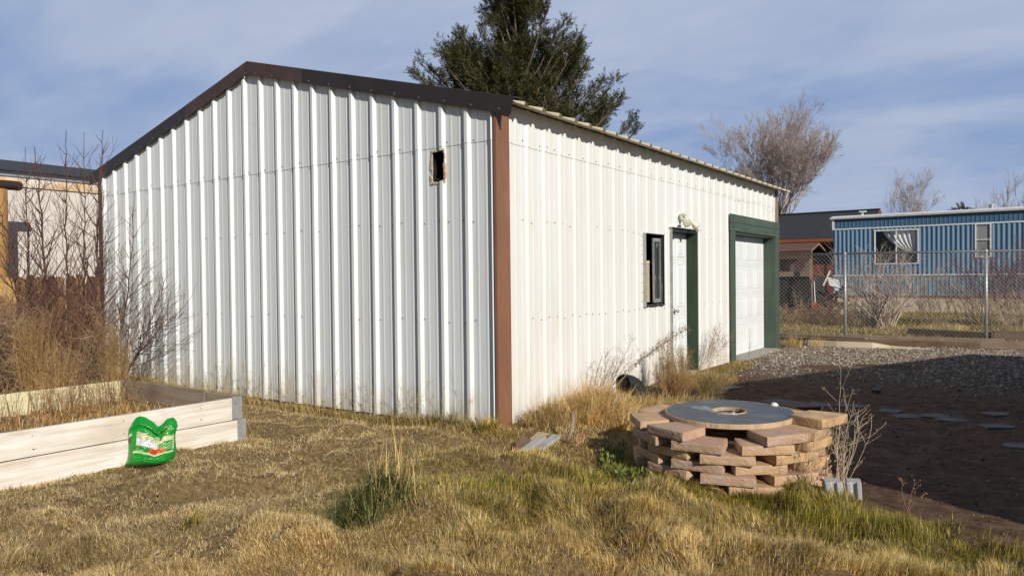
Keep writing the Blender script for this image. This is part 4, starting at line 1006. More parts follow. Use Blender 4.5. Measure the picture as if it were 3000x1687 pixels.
b_ = MB(); b_.bar((-1.28,22.55,.0), (-1.27,22.55,.94), .05, .04); o = b_.build('wooden_stake', M['post_wood']); tag(o, 'thin pale wooden stake in front of the trailer skirting', 'stake')
b_ = MB(); b_.bar((-6.0,20.9,.12), (-1.25,21.3,.12), .2, .22); o = b_.build('timber', M['timber'], bevel=.01); tag(o, 'long dark sleeper on the ground in front of the carport', 'timber', 'old boards along the gravel edge')
b_ = MB(); b_.box(-1.24,-1.12,21.2,21.4,.01,.25); o = b_.build('white_block', M['white_paint'], bevel=.01); tag(o, 'small white block at the end of the dark sleeper', 'block')
M['rock_pale'] = mat('rock_pale', (.50,.42,.33), (.38,.31,.24), scale=6, rough=.9, bump=.5)
def rock(c, s, seed, label, m='rock_pale'):
    q = np.random.default_rng(seed); b_ = MB()
    b_.lathe((0,0,0), [(.0, 0), (s*.8, 0), (s, s*.25), (s*.85, s*.5), (s*.4, s*.68), (0, s*.7)], 8); b_.v = [(c[0]+x*(1+.2*q.normal()), c[1]+y*(1+.2*q.normal()), c[2]+z*(1+.15*q.normal())) for x, y, z in b_.v]
    o = b_.build('rock', M[m], bevel=.0); tag(o, label, 'rock', 'rocks along the trailer skirting')
rock((-.75,23.1,.05), .17, 1, 'left tan rock of three by the trailer skirting'); rock((-.40,23.15,.05), .16, 2, 'middle tan rock of three by the trailer skirting'); rock((-.08,22.9,.05), .18, 3, 'pale rock at the right of three by the trailer skirting')

# ------------------------------------------------------------------ red house behind
M['shingle'] = mat('shingle', (.022,.025,.029), (.038,.042,.047), scale=5, rough=.9, bump=.5, bscale=12, stretch=(1, 5, 5), detail=8)
M['red_wood'] = mat('red_wood', (.20,.05,.028), (.15,.038,.022), scale=3, rough=.6, stretch=(1,1,4))
M['orange_wood'] = mat('orange_wood', (.32,.10,.04), (.26,.08,.032), scale=4, rough=.55, stretch=(.3,1,1))
rh = empty('red_house', (-6, 31, 0), 'red timber house with a dark shingle roof behind the blue trailer', 'house')
HX0, HX1 = -15.0, -1.75
b_ = MB(); n_ = 22
for k in range(n_):
    f0, f1 = k/n_, (k+1)/n_
    ya, za = 30 + 2.6*f0, 3.08 + 1.36*f0; yb, zb_ = 30 + 2.6*f1, 3.08 + 1.36*f1
    b_.face([(HX0, ya, za+.012), (HX1, ya, za+.012), (HX1, yb, zb_), (HX0, yb, zb_)]); b_.face([(HX0, yb, zb_), (HX1, yb, zb_), (HX1, yb, zb_+.012), (HX0, yb, zb_+.012)])
b_.face([(HX0, 32.6, 4.45), (HX1, 32.6, 4.45), (HX1, 35.2, 3.08), (HX0, 35.2, 3.08)]); b_.bar((HX0, 32.6, 4.46), (HX1, 32.6, 4.46), .25, .04)
b_.build('roof', M['shingle'], rh)
b_ = MB(); b_.box(HX0, HX1-.05, 29.96, 30.0, 2.93, 3.07); b_.build('fascia', M['orange_wood'], rh)
b_ = MB(); b_.box(HX0, HX1-.05, 30.15, 30.2, 2.77, 2.92); b_.build('beam', M['orange_wood'], rh)
b_ = MB(); b_.bar((HX1-.03, 29.98, 3.02), (HX1-.03, 32.6, 4.39), .06, .16); b_.bar((HX1-.03, 32.6, 4.39), (HX1-.03, 35.2, 3.02), .06, .16); b_.build('rake_board', M['red_wood'], rh)
b_ = MB(); b_.box(HX0, HX1-.3, 30.9, 34.9, 0, 3.1); b_.prism([(HX1-.31, 30.9, 3.1), (HX1-.31, 34.9, 3.1), (HX1-.31, 32.6, 4.3)], (-.1, 0, 0)); b_.build('wall', M['red_wood'], rh)
b_ = MB(); b_.box(-6.4, -2.2, 30.85, 30.88, 2.12, 2.75); b_.build('window', M['black_metal'], rh)
b_ = MB(); b_.box(-4.6, -3.0, 30.82, 30.84, 2.44, 2.48); b_.build('window_bar', M['galv'], rh)

# ------------------------------------------------------------------ tan house, wood fence and log posts at the left
M['stucco'] = mat('stucco', (.62,.575,.525), (.57,.525,.475), scale=4, rough=.9, bump=.15, bscale=60)
M['bare_ply'] = mat('bare_ply', (.60,.42,.25), (.72,.64,.55), scale=1.7, rough=.8, stretch=(1,.7,2), lo=.45, hi=.55, detail=3)
M['log'] = wood('log', (.40,.23,.09), (.26,.14,.05), axis='z', grain=9, bump=.5)
M['log_dark'] = wood('log_dark', (.05,.03,.02), (.03,.02,.014), axis='y', grain=12, bump=.5)
th_ = empty('tan_house', (-10, 0, 0), 'tan walled house with peeling bare wood fascia behind the picket fence', 'house')
b_ = MB(); b_.box(-15, -10.02, -9, 12, 0, 3.07); b_.build('wall', M['stucco'], th_)
b_ = MB(); b_.box(-10.018, -9.985, -9, 12, 3.06, 3.225); b_.build('fascia', M['bare_ply'], th_)
b_ = MB(); b_.prism([(-9.93, -9.3, 3.255), (-9.93, -9.3, 3.31), (-14, -9.3, 4.08), (-14, -9.3, 4.02)], (0, 21.6, 0))
q = random.Random(4); y = -9.3
while y < 12: b_.box(-10.05, -9.915, y, y+.3, 3.312, 3.325 + q.uniform(0, .012)); y += .305
b_.build('roof', M['shingle'], th_)
b_ = MB(); b_.box(-9.98, -9.94, -9.3, 12.3, 3.2305, 3.254); b_.build('soffit', M['galv'], th_)
pg_ = empty('pergola', (-9, -.73, 0), 'pergola corner of a golden log post under a dark log beam', 'pergola')
b_ = MB(); b_.tube([(-9, -.75, 0), (-9, -.75, 1.5), (-9, -.745, 2.885)], [.118,.115,.112], 14); b_.build('post', M['log'], pg_, smooth=True)
b_ = MB(); b_.tube([(-9, -4.2, 2.955), (-9, -.47, 2.955), (-9, -.435, 2.955)], [.075,.075,.06], 12); b_.build('beam', M['log_dark'], pg_, smooth=True)
M['picket'] = wood('picket', (.36,.22,.11), (.25,.145,.07), axis='z', grain=10, bump=.5)
M['picket_dark'] = wood('picket_dark', (.17,.10,.055), (.11,.065,.035), axis='z', grain=10, bump=.5)
M['picket_gold'] = wood('picket_gold', (.58,.37,.15), (.46,.28,.11), axis='z', grain=10, bump=.4)
pf = empty('picket_fence', (-8.2, -2, 0), 'dog eared wooden picket fence left of the metal shed', 'fence')
def picket_mesh(m, nm):
    b_ = MB(); w2, H = .075, 1.53; pl_ = [(0,-w2,0), (0,w2,0), (0,w2,H-.075), (0,w2*.75,H-.03), (0,w2*.4,H), (0,-w2*.4,H), (0,-w2*.75,H-.03), (0,-w2,H-.075)]
    b_.prism(pl_, (.018, 0, 0)); me_o = b_.build(nm, m, pf, local=True, bevel=.002); return me_o
protos = [picket_mesh(M['picket'], 'picket'), picket_mesh(M['picket_dark'], 'picket'), picket_mesh(M['picket_gold'], 'picket')]
used = set(); q = random.Random(5)
for k in range(24):
    y = -2.78 + k*.142
    i = 2 if y < -.86 else (1 if k % 2 else 0)
    o = protos[i] if i not in used else protos[i].copy()
    if i in used: COL.objects.link(o)
    used.add(i); o.parent = pf
    o.location = (.03 if k % 2 else -.03, y + 2, q.uniform(-.02, .015)); o.rotation_euler = (R(q.uniform(-.6,.6)), 0, 0)
b_ = MB(); b_.box(-8.222, -8.19, -2.9, .7, .35, .44); b_.build('rail', M['picket'], pf)
b_ = MB(); b_.box(-8.222, -8.19, -2.9, .7, 1.15, 1.24); b_.build('rail', M['picket'], pf)

# ------------------------------------------------------------------ neighbouring house outside the view; its shade lies on the gravel
nb = empty('neighbour_house', (8, 2, 0), 'tan neighbouring house standing to the right, out of view', 'house')
b_ = MB(); b_.prism([(8,-2.25,-.2), (8,6.6,-.2), (8,6.6,2.62), (8,.6,3.82), (8,-2.25,3.40)], (6,0,0)); b_.build('wall', M['stucco'], nb)
b_ = MB(); b_.prism([(7.9,.6,3.83), (7.9,7.1,2.55), (7.9,7.1,2.65), (7.9,.6,3.95)], (6.2,0,0)); b_.prism([(7.9,-2.28,3.41), (7.9,.6,3.83), (7.9,.6,3.95), (7.9,-2.28,3.52)], (6.2,0,0)); b_.build('roof', M['shingle'], nb)
# ------------------------------------------------------------------ vegetation
M['grass'] = leafmat('grass', .33)
M['leaf'] = leafmat('leaf', .15)
M['twig'] = colmat('twig', .85)
FH = np.array([FW[0], FW[1], 0]); FH /= np.linalg.norm(FH); RH = np.array([-FH[1]*-1, -FH[0], 0]); RH = np.array([FH[1], -FH[0], 0])

def unit(v): return v/np.maximum(np.linalg.norm(v, axis=-1, keepdims=True), 1e-9)
def make_blades(P, L, Wd, az, lean, col, curl=.6, dark_root=True):
    """curved two-piece blades: returns verts, faces corner array, totals, colours"""
    n = len(P)
    hd = np.stack([np.cos(az), np.sin(az), np.zeros(n)], -1); side = np.stack([-np.sin(az), np.cos(az), np.zeros(n)], -1)
    tw = rng.uniform(-1.2, 1.2, n)[:, None]; side = side*np.cos(tw) + hd*np.sin(tw)
    up = np.array([0, 0, 1.0])
    d1 = up*np.cos(lean*.55)[:, None] + hd*np.sin(lean*.55)[:, None]
    l2 = np.clip(lean*(1 + curl), 0, 2.2); d2 = up*np.cos(l2)[:, None] + hd*np.sin(l2)[:, None]
    m = P + d1*(L*.55)[:, None]; t = m + d2*(L*.45)[:, None]
    w = (side*Wd[:, None])*.5
    V = np.stack([P - w, P + w, m + w*.8, m - w*.8, t], 1).reshape(-1, 3)
    b = (np.arange(n)*5)[:, None]
    C = np.concatenate([b, b+1, b+2, b+3, b+3, b+2, b+4], 1).ravel()
    T = np.tile([4, 3], n)
    cc = np.repeat(col[:, None, :], 5, 1)
    return V, C, T, cc.reshape(-1, 3)

STRAW = np.array([(.84,.63,.28), (.70,.49,.19), (.92,.76,.42), (.52,.335,.125), (.78,.56,.21), (.34,.21,.08)])
GREEN = np.array([(.27,.235,.035), (.15,.15,.024), (.48,.38,.06), (.085,.098,.018), (.62,.47,.09)])
def blob(x, y, cx, cy, rx, ry, a): return a*np.exp(-(((x-cx)/rx)**2 + ((y-cy)/ry)**2))
def green_field(x, y):
    c = (x-CAM[0])*RH[0] + (y-CAM[1])*RH[1]; dp = (x-CAM[0])*FH[0] + (y-CAM[1])*FH[1]
    g = .24*sstep(-1.7, -.4, c)*sstep(6.3, 5.4, dp) + .06
    g = g*(.25 + 1.5*fbm(x, y, .55, 80))
    for (cx, cy, rx, ry, a) in ((.66,-2.24,.42,.30,.5), (.81,-1.58,.45,.25,.75), (1.27,-1.74,.5,.28,.65), (1.74,-.98,.5,.25,.8), (2.1,-.72,.7,.22,.95), (3.35,-.86,.5,.22,.95), (3.67,-1.05,.45,.3,.7), (3.0,-.75,.5,.25,.8), (.15,-.95,.3,.2,.2), (-1.2,-.2,.9,.25,.35), (.2,-.25,.6,.2,.3), (-1.75,-3.0,.25,.2,.4)):
        g = g + blob(x, y, cx, cy, rx, ry, a*.72)*(.45 + 1.1*fbm(x, y, .25, 83))
    # drier, paler front edge
    g = g*(1 - .75*sstep(4.25, 3.65, dp)*(1 - sstep(1.3, 2.0, c)))
    return np.clip(g, 0, .95)
def pick_cols(n, g, x, y):
    isg = rng.random(n) < g
    a = STRAW[np.minimum((rng.random(n)**1.25*6).astype(int), 5)]; b = GREEN[rng.integers(0, 5, n)]
    col = np.where(isg[:, None], b, a)
    olive = (rng.random(n) < .55*g)[:, None] & ~isg[:, None]
    col = np.where(olive, col*np.array([.86, .92, .62]), col)
    tone = .62 + .76*fbm(x, y, .30, 85)
    return col*tone[:, None]*rng.uniform(.58, 1.30, n)[:, None]

def scatter(n, d0, d1, spread):
    dp = 1/(rng.random(n)*(1/d0 - 1/d1) + 1/d1); c = rng.uniform(-spread, spread, n)*dp
    return CAM[0] + FH[0]*dp + RH[0]*c, CAM[1] + FH[1]*dp + RH[1]*c, dp
def clear_of_things(x, y):
    ok = ~((x > -3.80) & (x < -1.70) & (y < -1.55) & (y > -4.2))
    ok &= (x-RC.x)**2 + (y-RC.y)**2 > .70**2
    ok &= ~((x > -1.66) & (x < -1.36) & (y > -2.62) & (y < -2.36) & (((x+1.5)*.635+(y+2.5)*.773)**2 < .0225))
    ok &= ~((x < .05) & (y > -.03) & (x > -7.4) & (y < 9.2))
    ok &= ~((x > 2.85) & (x < 3.3) & (y > -.52) & (y < -.15))
    return ok
n = 900000
x, y, dp = scatter(n, 3.3, 9.6, .80)
lm = lawn_mask(x, y)
clump = fbm(x, y, .20, 90)
keep = clear_of_things(x, y) & (rng.random(n) < lm*(.28 + 1.0*sstep(.25, .7, clump))) & (y < 2.2) & (x > -6.6)
x, y, dp, clump = x[keep], y[keep], dp[keep], clump[keep]; n = len(x)
g = green_field(x, y)
cl2 = sstep(.30, .70, fbm(x, y, .34, 190))
frontal = sstep(5.6, 4.0, dp)
hz = (.020 + .050*clump**1.2 + .042*cl2*(.25 + .75*frontal))*rng.uniform(.5, 1.4, n)*(1 + .22*g)*(.8 + .5*fbm(x, y, .9, 91))
edgeb = sstep(-.55, -.12, y)*(x < .1)*(y < .1)
hz = hz*(1 + .9*edgeb*rng.random(n))
lat = (x-CAM[0])*RH[0] + (y-CAM[1])*RH[1]; mat_ = sstep(.2, -1.2, lat)*(1 - .6*sstep(4.4, 3.7, dp))
hz = hz*(1 - .28*mat_)
az = 6.28*2*fbm(x, y, .40, 92) + rng.normal(0, 1, n)*(.62 + .75*mat_)
lean = np.clip(rng.normal(.86, .40, n) + .30*mat_ - .25*g - .15*cl2*frontal, .05, 1.5)
Pz = gz(x, y) - .006
col = pick_cols(n, g, x, y)
col = col*(1 + mat_[:, None]*np.array([.0, .04, .26]))
wd = (.0013 + .00028*dp)*rng.uniform(.7, 1.35, n)
V, C, T, cc = make_blades(np.stack([x, y, Pz], -1), hz, wd, az, lean, col)
lawn = fast_mesh('lawn_grass', V, C, T, M['grass'], cols=cc); tag(lawn, 'matted dry lawn with yellow green patches in front of the shed', 'grass', kind='stuff')
n = 420; x, y, dp = scatter(n, 3.4, 8.5, .75); keep = (lawn_mask(x, y) > .5) & clear_of_things(x, y) & (x > -5.5) & (y < 1); x, y = x[keep], y[keep]; n = len(x)
V, C, T, cc = make_blades(np.stack([x, y, gz(x, y) + rng.uniform(.02, .06, n)], -1), rng.uniform(.018, .045, n), rng.uniform(.010, .022, n), rng.uniform(0, 6.28, n), rng.uniform(.8, 1.6, n), np.array([(.20,.11,.05), (.30,.17,.08), (.14,.075,.04), (.40,.27,.14)])[rng.integers(0, 4, n)])
o = fast_mesh('fallen_leaves', V, C, T, M['grass'], cols=cc); tag(o, 'scattered brown dead leaves lying in the lawn', 'leaves', kind='stuff')
# rough lawn beyond the fence
n = 70000
x = rng.uniform(-6.5, 7, n); y = rng.uniform(10.3, 23.6, n)
keep = (lawn_mask(x, y) > .4) & (rng.random(n) < .35 + .9*fbm(x, y, .8, 95)) & ~((x < .1) & (y < 9.4)); x, y = x[keep], y[keep]; n = len(x)
g = np.clip(.12 + .75*fbm(x, y, 1.5, 96) + .25*sstep(19, 22, y), 0, .85)
V, C, T, cc = make_blades(np.stack([x, y, gz(x, y) - .01], -1), (.05 + .09*fbm(x, y, .6, 97))*rng.uniform(.6, 1.4, n), rng.uniform(.006, .012, n), rng.uniform(0, 6.28, n), np.clip(rng.normal(.7, .35, n), .05, 1.4), pick_cols(n, g, x, y)*.92)
o = fast_mesh('rough_grass', V, C, T, M['grass'], cols=cc); tag(o, 'rough yellowed grass between the fence and the blue trailer', 'grass', kind='stuff')

# gravel stones
def stones(n, x, y, s, cols_, name, label, cat):
    base = np.array([(1,0,0),(-1,0,0),(0,1,0),(0,-1,0),(0,0,1),(0,0,-.6)], float)
    fc = np.array([(0,2,4),(2,1,4),(1,3,4),(3,0,4),(2,0,5),(1,2,5),(3,1,5),(0,3,5)])
    v = base[None]*(s[:, None, None]*np.stack([rng.uniform(.7,1.3,n), rng.uniform(.6,1.1,n), rng.uniform(.45,.8,n)], -1)[:, None, :])*rng.uniform(.75, 1.25, (n, 6, 1))
    a = rng.uniform(0, 6.28, n); ca, sa = np.cos(a)[:, None], np.sin(a)[:, None]
    vx = v[..., 0]*ca - v[..., 1]*sa; vy = v[..., 0]*sa + v[..., 1]*ca; vz = v[..., 2] + rng.uniform(-.5, .5, n)[:, None]*vx*.6
    V = np.stack([vx + x[:, None], vy + y[:, None], vz + (gz(x, y) + s*.15)[:, None]], -1).reshape(-1, 3)
    C = (fc[None] + (np.arange(n)*6)[:, None, None]).ravel()
    o = fast_mesh(name, V, C, np.full(n*8, 3), M['stone'], cols=np.repeat(cols_, 6, 0)); tag(o, label, cat, kind='stuff'); return o
M['stone'] = colmat('stone', .9)
n = 60000
x = rng.uniform(.05, 5.8, n); y = rng.uniform(3.6, 11.6, n); keep = rng.random(n) < gravel_mask(x, y)*(.18 + .82*sstep(5, 9, y)); x, y = x[keep], y[keep]; n = len(x)
pal = np.array([(.27,.215,.16), (.19,.15,.11), (.46,.39,.315), (.10,.08,.06), (.24,.17,.115), (.33,.28,.23)])
stones(n, x, y, rng.gamma(5, .0026, n) + .004, pal[rng.integers(0, 6, n)]*rng.uniform(.7, 1.15, n)[:, None], 'gravel', 'loose grey and tan gravel in front of the garage door', 'gravel')
n = 7000
x = rng.uniform(.3, 5.5, n); y = rng.uniform(-1.0, 6.5, n); keep = (y > edge(x) + .1) & ((x-RC.x)**2 + (y-RC.y)**2 > .8) & (rng.random(n) < .25 + .9*fbm(x, y, .8, 99)**2); x, y = x[keep], y[keep]; n = len(x)
stones(n, x, y, rng.gamma(3, .0022, n) + .003, pal[rng.integers(0, 6, n)]*rng.uniform(.4, .8, n)[:, None], 'dirt_pebbles', 'small stones scattered over the bare brown dirt', 'pebbles')

# ---- twigs: arrays of tapered three sided segments
class Twigs:
    def __init__(self): self.a = []; self.b = []; self.r = []; self.q = []; self.c = []
    def seg(self, a, b, r0, r1, c): self.a.append(a); self.b.append(b); self.r.append(r0); self.q.append(r1); self.c.append(c)
    def build(self, name, m, parent=None, sides=3):
        A = np.array(self.a, float); B = np.array(self.b, float); r0 = np.array(self.r)[:, None]; r1 = np.array(self.q)[:, None]; n = len(A)
        d = unit(B - A); h = np.where(np.abs(d[:, 2:3]) < .9, np.array([[0, 0, 1.0]]), np.array([[1.0, 0, 0]])); s = unit(np.cross(d, h)); t = np.cross(d, s)
        ring0 = []; ring1 = []
        for k in range(sides):
            th = 2*math.pi*k/sides; v = s*math.cos(th) + t*math.sin(th); ring0.append(A + v*r0); ring1.append(B + v*r1)
        V = np.stack(ring0 + ring1, 1).reshape(-1, 3); b = (np.arange(n)*2*sides)[:, None]
        C = np.concatenate([np.concatenate([b+k, b+(k+1) % sides, b+sides+(k+1) % sides, b+sides+k], 1) for k in range(sides)], 1).ravel()
        cc = np.repeat(np.array(self.c, float), 2*sides, 0)
        return fast_mesh(name, V, C, np.full(n*sides, 4), m, parent=parent, cols=cc)
def nrm(v): return v/(np.linalg.norm(v) + 1e-9)
def grow(tw, p, d, L, r, lev, q, nseg=5, kids=3, ang=.7, up=.15, wob=.18, shrink=.6, taper=.55, col=(.2,.14,.1), cvar=.2, start=.25, droop=0.0, rmin=.0):
    p = np.array(p, float); d = nrm(np.array(d, float)); step = L/nseg
    c = np.array(col)*q.uniform(1-cvar, 1+cvar); spawn = []
    for i in range(nseg):
        d = nrm(d + np.array([q.gauss(0, wob), q.gauss(0, wob), q.gauss(0, wob)]) + np.array([0, 0, up - droop*(i/nseg)]))
        p2 = p + d*step; f0 = 1 - (1-taper)*i/nseg; f1 = 1 - (1-taper)*(i+1)/nseg
        tw.seg(p, p2, max(r*f0, rmin), max(r*f1, rmin), c); p = p2
        if (i+1)/nseg > start: spawn.append((p.copy(), d.copy(), r*f1))
    if lev <= 0: return
    for k in range(kids):
        sp, sd, sr = spawn[min(int(q.random()*len(spawn)), len(spawn)-1)] if k else spawn[-1]
        a = q.uniform(0, 6.28); h = nrm(np.cross(sd, np.array([math.cos(a), math.sin(a), .3])))
        an = ang*q.uniform(.6, 1.3)
        nd = sd*math.cos(an) + h*math.sin(an)
        grow(tw, sp, nd, L*shrink*q.uniform(.7, 1.25), sr*.72, lev-1, q, max(3, nseg-1), kids, ang, up, wob, shrink, taper, col, cvar, start, droop, rmin)

# large bare tree behind the shed
def bare_tree(name, loc, label, h0, limbs, lev, L, r, col, seed, kids=4, ang=.55, up=.10, shrink=.62, rmin=.006, fan=.7, group='bare trees beyond the shed', wob=.13):
    q = random.Random(seed); t = empty(name, loc, label, 'tree', group); x, y, z = loc
    tw = Twigs(); pt = np.array([x, y, z - .2])
    for i in range(5):
        p2 = np.array([x + q.uniform(-.08,.08)*r*4, y, z + h0*(i+1)/5]); tw.seg(pt, p2, r*(1.25-.08*i), r*(1.25-.08*(i+1)), np.array(col)*.9); pt = p2
    tw.build('trunk', M['twig'], t, 8)
    tw = Twigs()
    for k in range(limbs):
        a = 6.283*k/limbs + q.uniform(-.4, .4); f = fan*q.uniform(.25, 1.1)
        d = np.array([math.cos(a)*math.sin(f), math.sin(a)*math.sin(f), math.cos(f)])
        grow(tw, pt + np.array([0, 0, -q.uniform(0, .8)*min(h0, 3)/3]), d, L*q.uniform(.8, 1.1), r*.6, lev, q, 6, kids, ang, up, wob, shrink, .5, col, .2, .2, 0.0, rmin)
    tw.build('crown', M['twig'], t, 3); return t
bare_tree('bare_tree', (-8.62, 40.6, 0), 'large bare pinkish grey tree with a round crown of fine twigs behind the shed roof', 5.0, 26, 5, 2.98, .10, (.40,.335,.305), 29, kids=4, ang=.44, up=.075, shrink=.585, rmin=.0062, fan=.86, wob=.10)
bare_tree('bare_tree', (-4.0, 62, 0), 'slender pale bare tree above the middle of the trailer roof', 4.2, 6, 4, 2.35, .085, (.40,.35,.32), 22, kids=4, ang=.40, up=.12, rmin=.007, fan=.36)
bare_tree('bare_tree', (3.95, 67, 0), 'bare tree at the right edge above the trailer roof', 3.0, 8, 4, 2.7, .10, (.33,.27,.24), 23, kids=4, ang=.40, up=.16, rmin=.008, fan=.5)
bare_tree('bare_tree', (.9, 66, 0), 'thin sparse bare tree just left of the one at the right edge', 4.4, 3, 3, 1.8, .06, (.34,.28,.25), 24, kids=3, ang=.4, up=.15, rmin=.008, fan=.35)

# needle and scale-leaf sprays
def sprays(centers, radii, per, leaf, wl, cols_, q_, stretch=(1,1,1.25), upb=.55, nleaf=26, slen=.34):
    VV = []; CC = []
    for (c, r_) in zip(centers, radii):
        ns = max(6, int(per*r_*r_))
        u_ = unit(q_.normal(size=(ns, 3))); rad = r_*q_.uniform(.25, 1.0, ns)**.6
        base = c + u_*rad[:, None]*np.array(stretch)
        d = unit(u_*.85 + np.array([0, 0, upb]) + q_.normal(size=(ns, 3))*.3)
        tone = q_.uniform(.65, 1.25, ns)
        k = nleaf; t = q_.uniform(0, 1, (ns, k))
        pos = base[:, None, :] + d[:, None, :]*(t*slen*q_.uniform(.7,1.2,(ns,1)))[..., None] + q_.normal(size=(ns, k, 3))*(.035*(1.15-t))[..., None]
        ld = unit(d[:, None, :]*.9 + q_.normal(size=(ns, k, 3))*.55); s = unit(np.cross(ld, q_.normal(size=(ns, k, 3))))
        ll = leaf*q_.uniform(.6, 1.3, (ns, k, 1)); ww = wl*q_.uniform(.7, 1.3, (ns, k, 1))
        v = np.stack([pos - s*ww*.5, pos + ld*ll*.5 - s*ww*.1 , pos + ld*ll, pos + ld*ll*.45 + s*ww*.6], 2)
        VV.append(v.reshape(-1, 3)); ci = cols_[q_.integers(0, len(cols_), (ns,))]*tone[:, None]
        CC.append(np.repeat(ci[:, None, :], k*4, 1).reshape(-1, 3))
    V = np.concatenate(VV); n = len(V)//4
    return V, np.arange(len(V)), np.full(n, 4), np.concatenate(CC)

EV = np.array([-10.14, 15.13, 0.0])
def evpos(X, Yp, off): # metres across, height, depth
    return EV + RH*((X/2.07 - 515)*.01152) + np.array([0, 0, 1.418 + (812 - Yp/2.07)*.01152]) + FH*off
CL = [(1050,-150,130),(950,-60,90),(1150,-50,90),(1040,20,110),(960,60,65),(1140,40,75),(1190,120,60),(1080,140,95),(950,170,70),(1210,200,55),(740,270,55),(640,310,40),(700,360,75),(800,340,85),(880,250,60),(620,350,28),(660,440,58),(740,450,80),(850,430,95),(820,520,80),(720,510,60),(980,330,105),(1000,450,125),(1100,300,105),(1130,420,115),(1080,540,120),(950,540,100),(1200,530,100),(1300,230,50),(1280,320,80),(1400,250,42),(1420,330,60),(1360,400,85),(1470,400,36),(1450,470,48),(1300,480,95),(1390,530,62),(1250,620,90),(1400,620,55),(1480,590,48),(1560,530,45),(1650,510,28),(1570,640,62),(1660,620,38),(1700,610,22),(1500,690,60),(1600,720,62),(1720,780,45),(1760,740,24),(1780,800,20),(480,380,28),(460,470,32),(540,410,24),(520,490,38),(590,460,26),(620,490,22),(440,430,18),(560,570,55),(700,600,80),(900,680,120),(1100,700,130),(1300,740,110),(820,760,110),(1000,820,120),(1500,800,90),(1200,850,120)]
q_ = np.random.default_rng(31); qe = random.Random(31)
tree = empty('evergreen_tree', tuple(EV), 'tall dark green evergreen tree with ragged upswept branches behind the shed', 'tree')
tw = Twigs(); cen = []; rad = []
pt = EV + np.array([0, 0, -.2])
for i in range(14):
    p2 = EV + np.array([qe.uniform(-.08,.08), qe.uniform(-.08,.08), .95*(i+1)]); tw.seg(pt, p2, .30*(1-i/16), .30*(1-(i+1)/16), (.16,.12,.10)); pt = p2
tw.build('trunk', M['twig'], tree, 8)
tw = Twigs()
for (X_, Y_, R_) in CL:
    Rm = R_/2.07*.01152; lat = abs((X_/2.07-515)*.01152)
    dep = qe.uniform(-1, 1)*max(.15, 1.7 - .45*lat)
    for rep in range(1 if Rm < .22 else (2 if Rm < .35 else 3)):
        c = evpos(X_, Y_, dep if rep == 0 else -dep*(.8 if rep == 1 else .1) + qe.uniform(-.3, .3)); c = c + (RH*qe.uniform(-.12, .12) if rep else 0)
        cen.append(c); rad.append(Rm*(1 if rep == 0 else .85))
        z0 = max(1.0, c[2] - 1.0 - .55*np.hypot(c[0]-EV[0], c[1]-EV[1]))
        a = EV + np.array([0, 0, z0]); mid = (a + c)/2 + np.array([0, 0, -.25]); cc_ = np.array((.15,.115,.10))
        tw.seg(a, mid, .055, .035, cc_); tw.seg(mid, c, .035, .014, cc_)
        for k in range(6):
            e = c + np.array([qe.gauss(0, .5), qe.gauss(0, .5), abs(qe.gauss(.4, .4))])*Rm*1.1; tw.seg(c - (c-mid)*qe.uniform(0, .3), e, .012, .005, cc_*1.2)
tw.build('branches', M['twig'], tree, 4)
GC = np.array([(.052,.060,.018), (.082,.080,.024), (.036,.046,.016), (.125,.10,.036), (.062,.066,.020)])
def boughs(centers, radii, per, leaf, wl, cols_, q_, nleaf=28, slen=.26):
    VV = []; CC = []
    for c, r_ in zip(centers, radii):
        out = np.array([c[0]-EV[0], c[1]-EV[1], 0.0]); out = out/(np.linalg.norm(out) + .4)
        for rep in range(3 if r_ > .35 else 2):
            ax = unit(out*q_.uniform(.3, .9) + np.array([0, 0, 1.0]) + q_.normal(size=3)*.32); L = r_*q_.uniform(2.0, 3.1); b0 = c - ax*L*.45 + q_.normal(size=3)*r_*.38
            ns = max(8, int(per*r_*r_/2.2)); t = q_.random(ns)**.8
            rd = unit(np.cross(ax, q_.normal(size=(ns, 3)))); wid = r_*.54*(1-t)**.85*q_.uniform(.25, 1, ns)**.7
            base = b0 + ax*(L*t)[:, None] + rd*wid[:, None]
            d = unit(ax*.9 + rd*q_.uniform(.35, 1.1, (ns, 1)) + q_.normal(size=(ns, 3))*.22 + np.array([0, 0, .15]))
            tone = q_.uniform(.6, 1.3, ns); k = nleaf; u_ = q_.uniform(0, 1, (ns, k))
            pos = base[:, None, :] + d[:, None, :]*(u_*slen*q_.uniform(.6, 1.2, (ns, 1)))[..., None] + q_.normal(size=(ns, k, 3))*(.026*(1.15-u_))[..., None]
            ld = unit(d[:, None, :] + q_.normal(size=(ns, k, 3))*.42); s_ = unit(np.cross(ld, q_.normal(size=(ns, k, 3))))
            ll = leaf*q_.uniform(.6, 1.3, (ns, k, 1)); ww = wl*q_.uniform(.7, 1.3, (ns, k, 1))
            v = np.stack([pos - s_*ww*.5, pos + ld*ll*.5 - s_*ww*.1, pos + ld*ll, pos + ld*ll*.45 + s_*ww*.6], 2)
            VV.append(v.reshape(-1, 3)); ci = cols_[q_.integers(0, len(cols_), ns)]*tone[:, None]; CC.append(np.repeat(ci[:, None, :], k*4, 1).reshape(-1, 3))
    V = np.concatenate(VV); n = len(V)//4
    return V, np.arange(len(V)), np.full(n, 4), np.concatenate(CC)
V, C, T, cc = boughs(cen, rad, 470, .078, .022, GC, q_, nleaf=28)
fast_mesh('foliage', V, C, T, M['leaf'], parent=tree, cols=cc)
